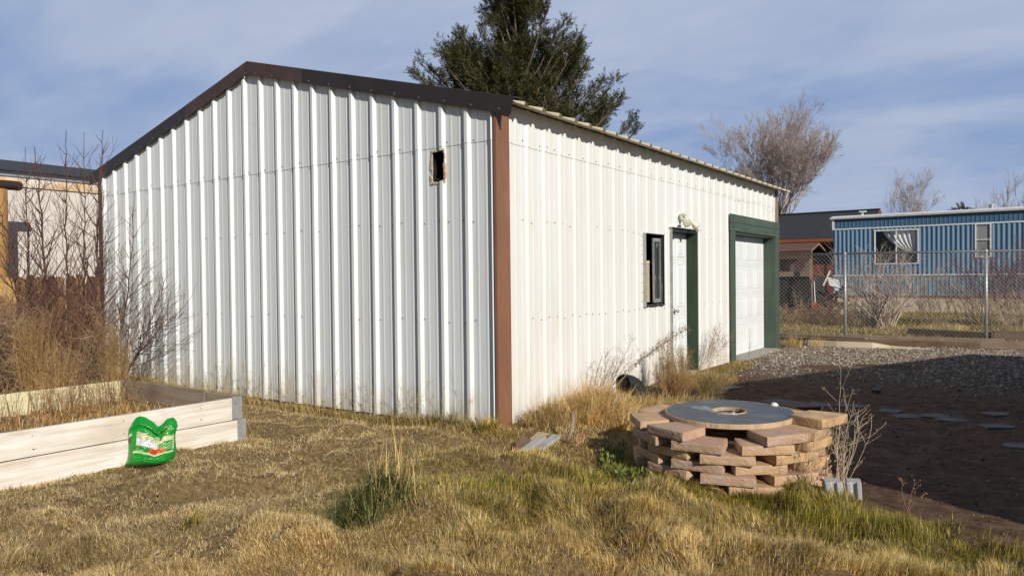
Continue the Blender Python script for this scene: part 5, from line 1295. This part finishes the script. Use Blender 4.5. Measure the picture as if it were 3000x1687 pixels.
# little conifer far off
tree2 = empty('conifer', (-.75, 64.5, 0), 'small dark conifer top showing above the trailer roof', 'tree')
tw = Twigs(); tw.seg(np.array([-.75,64.5,0]), np.array([-.75,64.5,6.6]), .12, .03, (.12,.09,.07)); tw.build('trunk', M['twig'], tree2, 6)
cs = [np.array([-.75+a, 64.5+b2, z]) for a, b2, z in ((0,0,6.6),(-.35,.1,6.25),(.35,-.1,6.35),(0,.2,5.9),(-.7,0,5.85),(.7,0,5.95),(0,-.3,5.2),(-.6,.3,5.0),(.6,.2,5.1))]
V, C, T, cc = sprays(cs, [.34,.34,.34,.5,.36,.36,.6,.6,.6], 170, .16, .06, GC*.55, q_, upb=.4); fast_mesh('foliage', V, C, T, M['leaf'], parent=tree2, cols=cc)
# ------------------------------------------------------------------ shrubs and weeds
def bez(p0, p1, p2, n):
    t = np.linspace(0, 1, n)[:, None]; return (1-t)**2*np.array(p0, float) + 2*t*(1-t)*np.array(p1, float) + t*t*np.array(p2, float)
def stem(tw, pts, r0, r1, c):
    m = len(pts) - 1
    for i in range(m): tw.seg(pts[i], pts[i+1], r0 + (r1-r0)*i/m, r0 + (r1-r0)*(i+1)/m, c)
def sapling(base, top, bow, r, label, seed, nb=22, bl=.75, col=(.092,.046,.036)):
    q = random.Random(seed); base = np.array(base, float); top = np.array(top, float)
    mid = (base + top)/2 + np.array(bow)
    pts = bez(base, mid, top, 22); pts[1:-1] += np.array([[q.gauss(0,.008), q.gauss(0,.008), 0] for _ in range(20)])
    tw = Twigs(); stem(tw, pts, r, r*.18, col)
    H = np.linalg.norm(top - base)
    nb = int(nb*2.1)
    for k in range(nb):
        f = .16 + .80*(k + q.random()*.8)/nb; i = int(f*21); d0 = nrm(pts[min(i+1, 21)] - pts[i])
        a = q.uniform(0, 6.283); h = nrm(np.cross(d0, np.array([math.cos(a), math.sin(a), .05]))); an = q.uniform(.55, .95)
        d = d0*math.cos(an) + h*math.sin(an); L = bl*(1.15 - f)*q.uniform(.55, 1.25)
        grow(tw, pts[i], d, L, r*.42*(1.1-f*.6), 1 if L > .25 else 0, q, 5, 3, .6, .10, .10, .5, .35, np.array(col)*q.uniform(.9, 1.5), .2, .2, 0, .0016)
    o = tw.build('bare_sapling', M['twig'], None, 4); tag(o, label, 'sapling', 'bare saplings left of the shed'); return o
def at95(a, z, dep=9.5):
    k = (a - 1500)/2171; p = CAM + (FH + RH*k)*dep; return np.array([p[0], p[1], z])
SP = [((-6.50,-1.44,.1), (-6.74,-1.62,2.55), (.12,.1,.3), .020, 'leftmost bare sapling, bowed, in front of the log post', 41),
      ((-6.42,-1.38,.1), (-6.42,-1.39,3.15), (.02,0,0), .017, 'thin straight bare sapling, second from the left', 42),
      ((-6.20,-1.25,.1), (-6.33,-1.32,3.16), (.10,.02,0), .024, 'stout dark bare sapling in front of the middle of the picket fence', 43),
      ((-6.03,-1.10,.1), (-5.97,-1.09,3.36), (-.05,0,0), .016, 'tall slim bare sapling reaching above the tan house roof', 44),
      ((-5.90,-1.02,.1), (-5.80,-.96,3.34), (.14,.0,-.2), .016, 'bare sapling leaning right, just left of the stoutest by the shed', 45),
      ((-5.80,-.95,.1), (-5.60,-.82,3.36), (-.02,.02,0), .022, 'stout bare sapling at the corner of the shed, tallest on the right', 46),
      ((-5.62,-.84,.1), (-5.28,-.60,2.55), (.16,.08,-.35), .017, 'bare sapling arching up against the ribbed gable wall', 47),
      ((-5.46,-.72,.1), (-4.85,-.42,1.55), (.0,.05,-.1), .013, 'low bare sapling fanning right across the gable wall', 48),
      ((-5.52,-.80,.1), (-4.60,-.40,1.05), (.10,.05,.22), .012, 'lowest bare sapling bent to the right over the gable foot', 49)]
for i, (b0, t0, bw, r_, lb, sd) in enumerate(SP): sapling(b0, t0, bw, r_, lb, sd, nb=26 if i < 6 else 20, bl=.85 if i < 6 else .8)

# tangled brush
q = random.Random(60); tw = Twigs()
TC = [(.42,.28,.15), (.28,.17,.095), (.50,.38,.23), (.18,.105,.065), (.38,.28,.18), (.14,.08,.05)]
for k in range(8500):
    a = q.uniform(-120, 292); dep = q.uniform(8.3, 10.6); b0 = at95(a, 0, dep)
    top = 1.25*(.55 + .45*math.sin(a*.021 + 1) )*(.8 + .4*q.random()) if a > 60 else 1.0
    if b0[1] > -.12 and b0[0] > -7.4: continue
    if b0[0] > -3.95 and b0[1] < -1.5: continue
    z = .05 + max(.35, top)*q.random()**.9; p = np.array([b0[0], b0[1], z]); L = q.uniform(.12, .42)
    d = np.array([q.gauss(0, 1), q.gauss(0, .8), q.gauss(.25, .75)]); d = nrm(d); c = np.array(TC[q.randrange(6)])*q.uniform(.7, 1.2); cv = np.array([q.gauss(0,.5), q.gauss(0,.5), q.gauss(-.25,.45)])
    for i in range(4):
        p2 = p + d*L/4
        if p2[2] < 0 or (p2[1] > -.06 and p2[0] > -7.35): break
        tw.seg(p, p2, .0030*(1-i*.2), .0030*(1-(i+1)*.2), c); p = p2; d = nrm(d + cv*.4)
for k in range(900):
    b0 = at95(q.uniform(-100, 285), 0, q.uniform(8.6, 10.4))
    if b0[1] > -.15 or b0[0] < -7.6 or b0[0] > -4.0: continue
    p = np.array([b0[0], b0[1], q.uniform(.0, .7)]); L = q.uniform(.4, 1.0); d = nrm(np.array([q.gauss(0,.35), q.gauss(0,.35), 1])); c = np.array(((.20,.095,.06), (.28,.15,.09), (.36,.22,.13), (.14,.07,.05))[q.randrange(4)])*q.uniform(.7,1.2)
    for i in range(5):
        p2 = p + d*L/5; tw.seg(p, p2, .0036*(1-i*.16), .0036*(1-(i+1)*.16), c)
        if q.random() < .8: e = p2 + nrm(d + np.array([q.gauss(0,.7), q.gauss(0,.7), q.gauss(0,.3)]))*q.uniform(.06,.22); tw.seg(p2, e, .0018, .001, c)
        p = p2; d = nrm(d + np.array([q.gauss(0,.12), q.gauss(0,.12), .02]))
o = tw.build('brush_tangle', M['twig'], None, 3); tag(o, 'dense tangle of dry brown brush under the bare saplings', 'brush', kind='stuff')
def plume(base, H, W, label, seed, n=70, cols_=((.50,.33,.14), (.42,.27,.11), (.36,.22,.09)), name='dry_weed', lean=(0,0), group='dry weeds'):
    """upright feathery weed: many stems with short ascending side sprays"""
    q = random.Random(seed); tw = Twigs(); base = np.array(base, float)
    for k in range(n):
        c = np.array(cols_[q.randrange(len(cols_))])*q.uniform(.75, 1.2); a = q.uniform(0, 6.28); rr = W*q.random()
        h = H*q.uniform(.45, 1.0); b0 = base + np.array([math.cos(a), math.sin(a), 0])*rr*.5
        t0 = base + np.array([math.cos(a)*rr*1.3 + lean[0]*h, math.sin(a)*rr*1.3 + lean[1]*h, h]); pts = bez(b0, (b0+t0)/2 + np.array([0, 0, h*.15]), t0, 8)
        stem(tw, pts, .0024, .0010, c)
        for j in range(9):
            i = q.randrange(3, 8); d = nrm(np.array([q.gauss(0,.6), q.gauss(0,.6), .8])); L = q.uniform(.03, .09)*(H/.8 + .3); tw.seg(pts[i], pts[i] + d*L, .0013, .0007, c)
            if q.random() < .5: e = pts[i] + d*L; tw.seg(e, e + np.array([q.gauss(0,.004), q.gauss(0,.004), .009]), .0034, .0015, c*.8)
    o = tw.build(name, M['twig'], None, 3); tag(o, label, 'weed', group); return o
plume((-4.95,-1.95,.05), 1.05, .20, 'golden feathery weed standing left behind the bed', 61, 120); plume((-4.55,-1.25,.05), .95, .16, 'golden feathery weed beside the gable wall behind the bed', 62, 110)
plume((-5.2,-2.6,.05), .95, .25, 'golden feathery weed farthest left behind the bed', 63, 90); plume((-4.35,-1.95,.05), .75, .20, 'low tan weed just behind the cream back board', 64, 90)

# weeds inside the bed
q = random.Random(70); tw = Twigs()
for k in range(340):
    far = q.random() < .7
    x_ = q.uniform(-3.72, -3.15) if far else q.uniform(-3.7, -1.85); y_ = q.uniform(-4.1, -1.66); H = q.uniform(.10, .40)*(1.15 if far else .55)
    if q.random() < .35: y_ = q.uniform(-2.5, -1.66)
    b0 = np.array([x_, y_, .15]); ln = np.array([q.gauss(0,.16), q.gauss(0,.16), 1])*H; c = np.array(((.34,.19,.09), (.42,.26,.12), (.26,.14,.07), (.50,.35,.18))[q.randrange(4)])*q.uniform(.8,1.2)
    pts = bez(b0, b0 + ln*.5 + np.array([0,0,.03]), b0 + ln, 6); stem(tw, pts, .0028, .0013, c)
    for j in range(6):
        i = q.randrange(2, 6); d = nrm(np.array([q.gauss(0,.7), q.gauss(0,.7), .7])); e = pts[i] + d*q.uniform(.02, .07); tw.seg(pts[i], e, .0012, .0008, c); 
        if q.random() < .6: tw.seg(e, e + np.array([0,0,.008]), .0035, .0015, c*.8)
o = tw.build('bed_weeds', M['twig'], None, 3); tag(o, 'dry reddish brown weeds growing inside the raised bed', 'weeds', kind='stuff')
n = 5200; x = rng.uniform(-3.72, -1.78, n); y = rng.uniform(-4.1, -1.62, n)
V, C, T, cc = make_blades(np.stack([x, y, np.full(n, .13) + .09*fbm(x, y, .5, 21)*0 + .03], -1), rng.uniform(.04, .15, n), rng.uniform(.004, .007, n), rng.uniform(0, 6.28, n), np.clip(rng.normal(.9,.4,n), .1, 1.5), pick_cols(n, np.full(n, .04), x, y)*np.array([.95,.82,.75]))
o = fast_mesh('bed_straw', V, C, T, M['grass'], cols=cc); tag(o, 'loose dead straw covering the soil of the raised bed', 'straw', kind='stuff')

# thin seed grasses along the foot of the gable wall
q = random.Random(80); tw = Twigs()
for k in range(330):
    x_ = -q.random()**.8*6.6 - .1; y_ = -.08 - abs(q.gauss(0, .13)); H = q.uniform(.18, .62)*(1 if q.random() < .6 else .6); c = np.array(((.55,.42,.22), (.42,.30,.15), (.30,.21,.11), (.62,.52,.32))[q.randrange(4)])
    if -3.75 < x_ < -1.75 and q.random() < .3: continue
    b0 = np.array([x_, y_, float(gz(x_, y_))]); l = np.array([q.gauss(0,.22), q.gauss(-.05,.10), 1])*H; drop = np.array([q.gauss(0,.10), q.gauss(-.02,.04), -.02 - .06*q.random()])
    pts = bez(b0, b0 + l*.75, b0 + l + drop, 8); pts[:, 1] = np.minimum(pts[:, 1], -.045); stem(tw, pts, .0016, .0008, c)
    if q.random() < .75:
        for j in range(q.randrange(5, 13)):
            i = q.randrange(5, 8); e = pts[i] + np.array([q.gauss(0,.020), q.gauss(0,.012), q.gauss(.0,.022)]); tw.seg(pts[i], e, .0007, .0005, c); tw.seg(e, e + np.array([0,0,-.007]), .0019, .0008, c*.85)
o = tw.build('seed_grass', M['twig'], None, 3); tag(o, 'thin dry seed grass along the foot of the gable wall', 'grass', kind='stuff')
n = 9000; x = -rng.random(n)*7.2; y = -.06 - np.abs(rng.normal(0, .10, n)); keep = clear_of_things(x, y); x, y = x[keep], y[keep]; n = len(x)
V, C, T, cc = make_blades(np.stack([x, y, gz(x, y)], -1), rng.uniform(.07, .20, n)*(.6+.8*fbm(x, y, .3, 33)), rng.uniform(.003, .005, n), np.where(rng.random(n) < .7, -1.57 + rng.normal(0, .9, n), rng.uniform(0, 6.28, n)), np.clip(rng.normal(.8,.4,n), .1, 1.5), pick_cols(n, .10 + .5*fbm(x, y, .6, 34)*(x > -2.2), x, y)*.85)
o = fast_mesh('wall_grass', V, C, T, M['grass'], cols=cc); tag(o, 'longer uncut grass against the foundation of the gable wall', 'grass', kind='stuff')

# long straw clumps between the corner and the fire ring
def straw(c, rx, ry, n, Lm, label, az0, seed, spread=.9, tone=1.0, green=.03, ang=0.0, lean=.85, name='straw_clump', cat='straw', grp='long straw clumps by the side wall'):
    global rng
    keep_ = rng; rng = np.random.default_rng(seed)
    a = rng.uniform(0, 6.28, n); r_ = np.sqrt(rng.random(n)); x = rx*r_*np.cos(a); y = ry*r_*np.sin(a)
    X_ = c[0] + x*math.cos(ang) - y*math.sin(ang); Y_ = c[1] + x*math.sin(ang) + y*math.cos(ang); X_ = np.maximum(X_, .05)
    Lv = Lm*rng.uniform(.45, 1.15, n)*(1.1 - .5*r_); az = az0 + rng.normal(0, spread, n)
    V, C, T, cc = make_blades(np.stack([X_, Y_, gz(X_, Y_)], -1), Lv, rng.uniform(.003, .006, n), az, np.clip(rng.normal(lean, .35, n), .1, 1.45), (pick_cols(n, np.full(n, green), X_, Y_)*tone*np.array([1.16, 1.16, 1.22]) if green < .9 else np.array([(.065,.10,.022), (.11,.14,.032), (.20,.20,.055), (.045,.075,.02), (.42,.36,.14)])[rng.integers(0, 5, n)]), curl=.85)
    V[:, 0] = np.maximum(V[:, 0], .045); V[:, 2] = np.maximum(V[:, 2], -.1)
    o = fast_mesh(name, V, C, T, M['grass'], cols=cc); tag(o, label, cat, grp); rng = keep_; return o
straw((.52,.95), .32, .42, 3200, .46, 'tallest mound of long golden straw by the side wall near the fire ring', -.9, 101)
straw((.85,.62), .28, .30, 2000, .40, 'golden straw clump leaning towards the fire ring shadow', -.5, 102)
straw((.42,.35), .28, .32, 1700, .34, 'thin straw clump nearest the brown corner trim', -1.1, 103)
straw((.75,1.7), .35, .45, 2300, .38, 'brown straw clump below the leaning seed stalk', -.6, 104, tone=.8)
straw((1.0,2.4), .45, .5, 2300, .26, 'low brown straw between the drain pipe and the ring', -.6, 105, tone=.7, green=.12)
straw((.45,4.3), .35, .55, 1500, .18, 'short dry straw beside the entry door step', -.7, 106, tone=.85, green=.1)
straw((.35,5.7), .22, .6, 900, .16, 'low greenish straw below the wall between the two doors', -.7, 107, tone=.85, green=.35)
straw((.22,9.55), .16, .18, 260, .42, 'pale straw tuft at the rear corner by the garage door', -1.2, 108, lean=.6); straw((.62,9.75), .14, .10, 150, .30, 'small straw tuft at the end of the white board', -1.0, 109, lean=.6)
straw((.82,-2.42), .26, .22, 850, .33, 'dark green grass tuft in the middle of the lawn', 2.6, 110, spread=2.4, green=.93, lean=.95, name='grass_tuft', cat='grass tuft', grp='tall grass tufts in the lawn')
straw((.86,-2.30), .22, .18, 90, .46, 'sparse pale seed stalks rising above the dark green tuft', 1.2, 111, spread=2.0, lean=.28, name='grass_tuft', cat='grass tuft', grp='tall grass tufts in the lawn')
straw((-1.66,-3.12), .06, .06, 130, .17, 'grey green grass tuft against the front of the raised bed', -.5, 112, spread=1.6, green=.7, lean=.6, name='grass_tuft', cat='grass tuft', grp='tall grass tufts in the lawn')
straw((-.50,-.20), .5, .14, 900, .24, 'olive grass tuft against the right half of the gable wall', -1.6, 113, spread=1.2, green=.5, lean=.8, name='grass_tuft', cat='grass tuft', grp='tall grass tufts in the lawn')

# leaning seed stalk
q = random.Random(90); tw = Twigs(); pts = bez((.16,1.86,.02), (.20,2.25,.38), (.26,3.92,.70), 26); stem(tw, pts, .0075, .003, (.22,.14,.07))
for i in range(6, 26):
    f = i/25
    for k in range(int(4 + 16*f*f)):
        d = nrm(np.array([q.gauss(0,.5), q.gauss(.5,.5), q.gauss(.1,.6)])); L = q.uniform(.02, .05) + .16*max(0, f-.55)*q.random(); e = pts[i] + d*L; tw.seg(pts[i], e, .0014, .0009, (.25,.17,.09))
        if f > .45:
            for m_ in range(2): s_ = e + np.array([q.gauss(0,.004), q.gauss(0,.004), q.gauss(0,.004)]); tw.seg(s_, s_ + np.array([.003,.004,.009]), .0045, .002, np.array((.20,.13,.07))*q.uniform(.7,1.4))
for f in (8, 14, 20): pass
o = tw.build('seed_stalk', M['twig'], None, 4); tag(o, 'long brown seed stalk leaning right across the side wall to the door', 'weed', 'dry weeds')
def bushy(base, tips, label, seed, col=(.20,.13,.075), r=.005, seedr=.004, nside=10, sl=.10):
    q = random.Random(seed); tw = Twigs(); base = np.array(base, float)
    for tp in tips:
        tp = np.array(tp, float); pts = bez(base, (base+tp)/2 + np.array([q.gauss(0,.03), q.gauss(0,.03), .06]), tp, 12); c = np.array(col)*q.uniform(.8,1.3); stem(tw, pts, r, r*.25, c)
        for k in range(nside):
            i = q.randrange(4, 12); d = nrm((pts[11]-pts[3]) / (np.linalg.norm(pts[11]-pts[3]) + 1e-6) + np.array([q.gauss(0,.5), q.gauss(0,.5), q.gauss(.1,.5)])); p = pts[i]; L = sl*q.uniform(.4, 1.3)
            for s_ in range(3):
                p2 = p + d*L/3; tw.seg(p, p2, .0015, .001, c); p = p2; d = nrm(d + np.array([q.gauss(0,.25)]*3))
                if q.random() < .8: e = p + np.array([q.gauss(0,.008), q.gauss(0,.008), q.gauss(0,.008)]); tw.seg(e, e + np.array([.002,.002,.008]), seedr, seedr*.4, c*q.uniform(.55,1.1))
    o = tw.build('dry_weed', M['twig'], None, 3); tag(o, label, 'weed', 'dry weeds'); return o
bushy((.16,1.75,.02), [(.25,2.32,.66), (.26,2.55,.57), (.22,2.1,.55), (.2,2.2,.45), (.25,1.68,.56), (.22,1.95,.5)], 'airy dark seeded weed against the side wall left of the leaning stalk', 201, nside=14, sl=.13)
bushy((.14,1.55,.02), [(.22,1.64,.54), (.18,1.5,.34), (.2,1.78,.32)], 'small dark weed at the left of the airy seeded weed', 202, nside=9)
bushy((.18,4.95,.02), [(.22,5.1,.62), (.2,5.3,.60), (.24,5.5,.50), (.26,5.75,.46), (.22,5.6,.34), (.2,5.2,.40), (.22,5.4,.66), (.22,4.95,.45)], 'rounded tumbleweed skeleton against the wall right of the door', 203, col=(.30,.20,.11), r=.003, seedr=.003, nside=26, sl=.16)
bushy((.2,4.5,.02), [(.3,4.45,.40), (.28,4.6,.34), (.25,4.75,.28)], 'small dark weed in front of the entry door', 204, nside=8)
plume((.42,2.95,.0), .62, .13, 'golden upright weed by the wall left of the door', 205, 70, cols_=((.46,.30,.12), (.38,.24,.09), (.30,.18,.07))); plume((.40,3.45,.0), .50, .14, 'golden brown weed just before the entry door', 206, 70, cols_=((.46,.30,.12), (.34,.21,.08), (.30,.25,.09)))
plume((.62,2.75,-.02), .34, .24, 'bushy rust brown weed behind the fire ring', 207, 170, cols_=((.36,.20,.08), (.30,.17,.07), (.42,.27,.11))); plume((.85,3.25,-.02), .24, .30, 'low bushy brown weed between ring and door', 208, 170, cols_=((.30,.20,.08), (.24,.17,.07), (.36,.26,.11)))
bushy((1.12,3.88,-.05), [(1.13,3.95,.72), (1.05,3.9,.25)], 'single thin dark weed stem on the gravel edge in front of the garage', 209, col=(.10,.06,.04), r=.0045, nside=5, sl=.06)

# white twigs by the right of the ring and pale dry leaves
q = random.Random(95); tw = Twigs(); bs = np.array((3.03,-.14,-.07))
for tp in ((3.03,.10,.60), (3.12,.10,.40), (3.21,.10,.24), (2.98,.05,.40), (3.07,.0,.34), (3.02,.02,.30), (3.10,.06,.38), (2.98,-.05,.26), (3.17,.02,.33), (3.04,-.1,.22), (3.06,.05,.45), (3.0,-.02,.2), (3.13,-.02,.28), (3.09,-.04,.2), (3.19,.05,.18)):
    d = np.array(tp) - bs; L = np.linalg.norm(d); grow(tw, bs + np.array([q.gauss(0,.03), q.gauss(0,.03), 0]), d, L, .0023, 1, q, 7, 5, .75, .02, .10, .32, .4, (.52,.42,.31), .15, .3, 0, .0011)
for k in range(520):
    i = q.randrange(len(tw.b)); e = np.array(tw.b[i]) + np.array([q.gauss(0,.006)]*3); tw.seg(e, e + np.array([q.gauss(0,.004), q.gauss(0,.004), .006]), .0027, .001, (.34,.25,.17))
o = tw.build('dry_weed', M['twig'], None, 4); tag(o, 'pale twiggy bush standing at the right side of the fire ring', 'weed', 'dry weeds')
n = 520; t_ = rng.random(n); x = 2.62 + .42*rng.random(n); y = -.62 + .45*rng.random(n) + (x-2.62)*.5; z = -.05 + .30*rng.random(n)**1.7; keep = (x-RC.x)**2 + (y-RC.y)**2 > .62; x, y, z = x[keep], y[keep], z[keep]; n = len(x)
V, C, T, cc = make_blades(np.stack([x, y, z], -1), rng.uniform(.014, .034, n), rng.uniform(.008, .016, n), rng.uniform(0, 6.28, n), rng.uniform(.2, 1.5, n), np.array([(.62,.48,.30), (.50,.37,.22), (.30,.20,.12)])[rng.integers(0, 3, n)])
tw = Twigs(); q = random.Random(96)
for k in range(16): b0 = np.array([2.78 + .12*q.random(), -.45 + .14*q.random(), -.06]); grow(tw, b0, np.array([q.gauss(0,.3), q.gauss(-.1,.3), 1]), q.uniform(.22,.42), .0028, 1, q, 6, 4, .7, .05, .14, .4, .4, (.50,.38,.24), .2, .2, 0, .001)
dl = tw.build('dry_weed', M['twig'], None, 3); tag(dl, 'tangled weed with pale dry leaves against the front right of the ring', 'weed', 'dry weeds')
fast_mesh('leaves', V, C, T, M['leaf'], parent=dl, cols=cc)
bushy((3.46,-.36,-.08), [(3.44,-.34,.12), (3.50,-.36,.10), (3.56,-.38,.03)], 'small bare twig at the edge of the lawn and dirt', 211, col=(.30,.17,.10), r=.003, nside=4, sl=.05)
# low green leafy weeds at the left foot of the ring
n = 700; a = rng.uniform(R(-170), R(-95), n); r_ = rng.uniform(.80, .98, n); x = RC.x + r_*np.cos(a); y = RC.y + r_*np.sin(a)
V, C, T, cc = make_blades(np.stack([x, y, gz(x, y) + .08*rng.random(n)], -1), rng.uniform(.02, .05, n), rng.uniform(.010, .020, n), rng.uniform(0, 6.28, n), rng.uniform(.1, 1.2, n), np.array([(.10,.14,.03), (.16,.19,.05), (.22,.22,.06)])[rng.integers(0, 3, n)])
o = fast_mesh('leafy_weed', V, C, T, M['leaf'], cols=cc); tag(o, 'low green leafy weeds at the left foot of the fire ring', 'weeds', kind='stuff')

# bushes beyond the fence
def bush(loc, label, seed, n, L, col, fan=.6, r=.016, lev=2, kids=4, rmin=.0035, spread=.35):
    q = random.Random(seed); tw = Twigs()
    for k in range(n):
        a = q.uniform(0, 6.28); f = fan*q.uniform(.1, 1.1); b0 = np.array(loc) + np.array([math.cos(a), math.sin(a), 0])*spread*q.random()
        grow(tw, b0, (math.cos(a)*math.sin(f), math.sin(a)*math.sin(f), math.cos(f)), L*q.uniform(.6, 1.05), r*q.uniform(.6, 1.1), lev, q, 6, kids, .5, .03, .10, .48, .45, np.array(col)*q.uniform(.75, 1.3), .2, .25, 0, rmin)
    o = tw.build('bare_bush', M['twig'], None, 3); tag(o, label, 'bush', 'bare bushes beyond the fence'); return o
bush((.85,15.9,.0), 'large pale bare bush in front of the wide trailer window', 301, 46, 1.42, (.46,.37,.30), fan=.85, r=.02)
bush((.45,15.7,.0), 'dark stemmed bare bush at the left foot of the large pale bush', 302, 9, 1.25, (.13,.09,.075), fan=.45, r=.022)
bush((2.0,17.2,.0), 'brown bare bush in the gap between the large pale bush and the second post', 303, 26, 1.0, (.26,.19,.14), fan=.6, r=.012)
bush((3.0,18.0,.0), 'maroon bare bush beside the second fence post', 304, 46, 1.35, (.15,.065,.06), fan=.5, r=.010, spread=.7)
bush((4.0,17.4,.0), 'dense maroon bare bush at the right edge of the view', 305, 60, 1.50, (.14,.06,.055), fan=.55, r=.010, spread=.7)
bush((3.6,16.4,.0), 'low tan bare bush in front of the maroon bushes', 306, 40, .75, (.42,.32,.22), fan=.8, r=.007, spread=.8)
straw((2.35,15.6), .5, .4, 700, .34, 'mound of golden straw beyond the fence beside the bushes', 1.2, 310, spread=2.5, name='straw_mound', grp='straw mounds beyond the fence')
q = random.Random(97); tw = Twigs()
for k in range(1500):
    p = np.array([q.gauss(-1.0, 1.0), q.gauss(17.2, .8), abs(q.gauss(.1, .22))]); d = nrm(np.array([q.gauss(0,1), q.gauss(0,.6), q.gauss(.1,.6)])); L = q.uniform(.15,.4); c = np.array(((.34,.20,.10), (.26,.15,.08), (.44,.30,.17))[q.randrange(3)])
    for i in range(3): p2 = p + d*L/3; p2[2] = max(p2[2], .02); tw.seg(p, p2, .006, .005, c); p = p2; d = nrm(d + np.array([q.gauss(0,.4)]*3))
o = tw.build('brush_heap', M['twig'], None, 3); tag(o, 'low heap of rusty dry brush behind the fence left of the first post', 'brush', kind='stuff')
bushy((-1.6,17.5,.05), [(-1.85,17.6,1.0), (-1.75,17.5,.8), (-1.6,17.5,.7)], 'tan dead weed leaning in front of the dark carport', 312, col=(.42,.28,.16), r=.012, seedr=.014, nside=16, sl=.22)
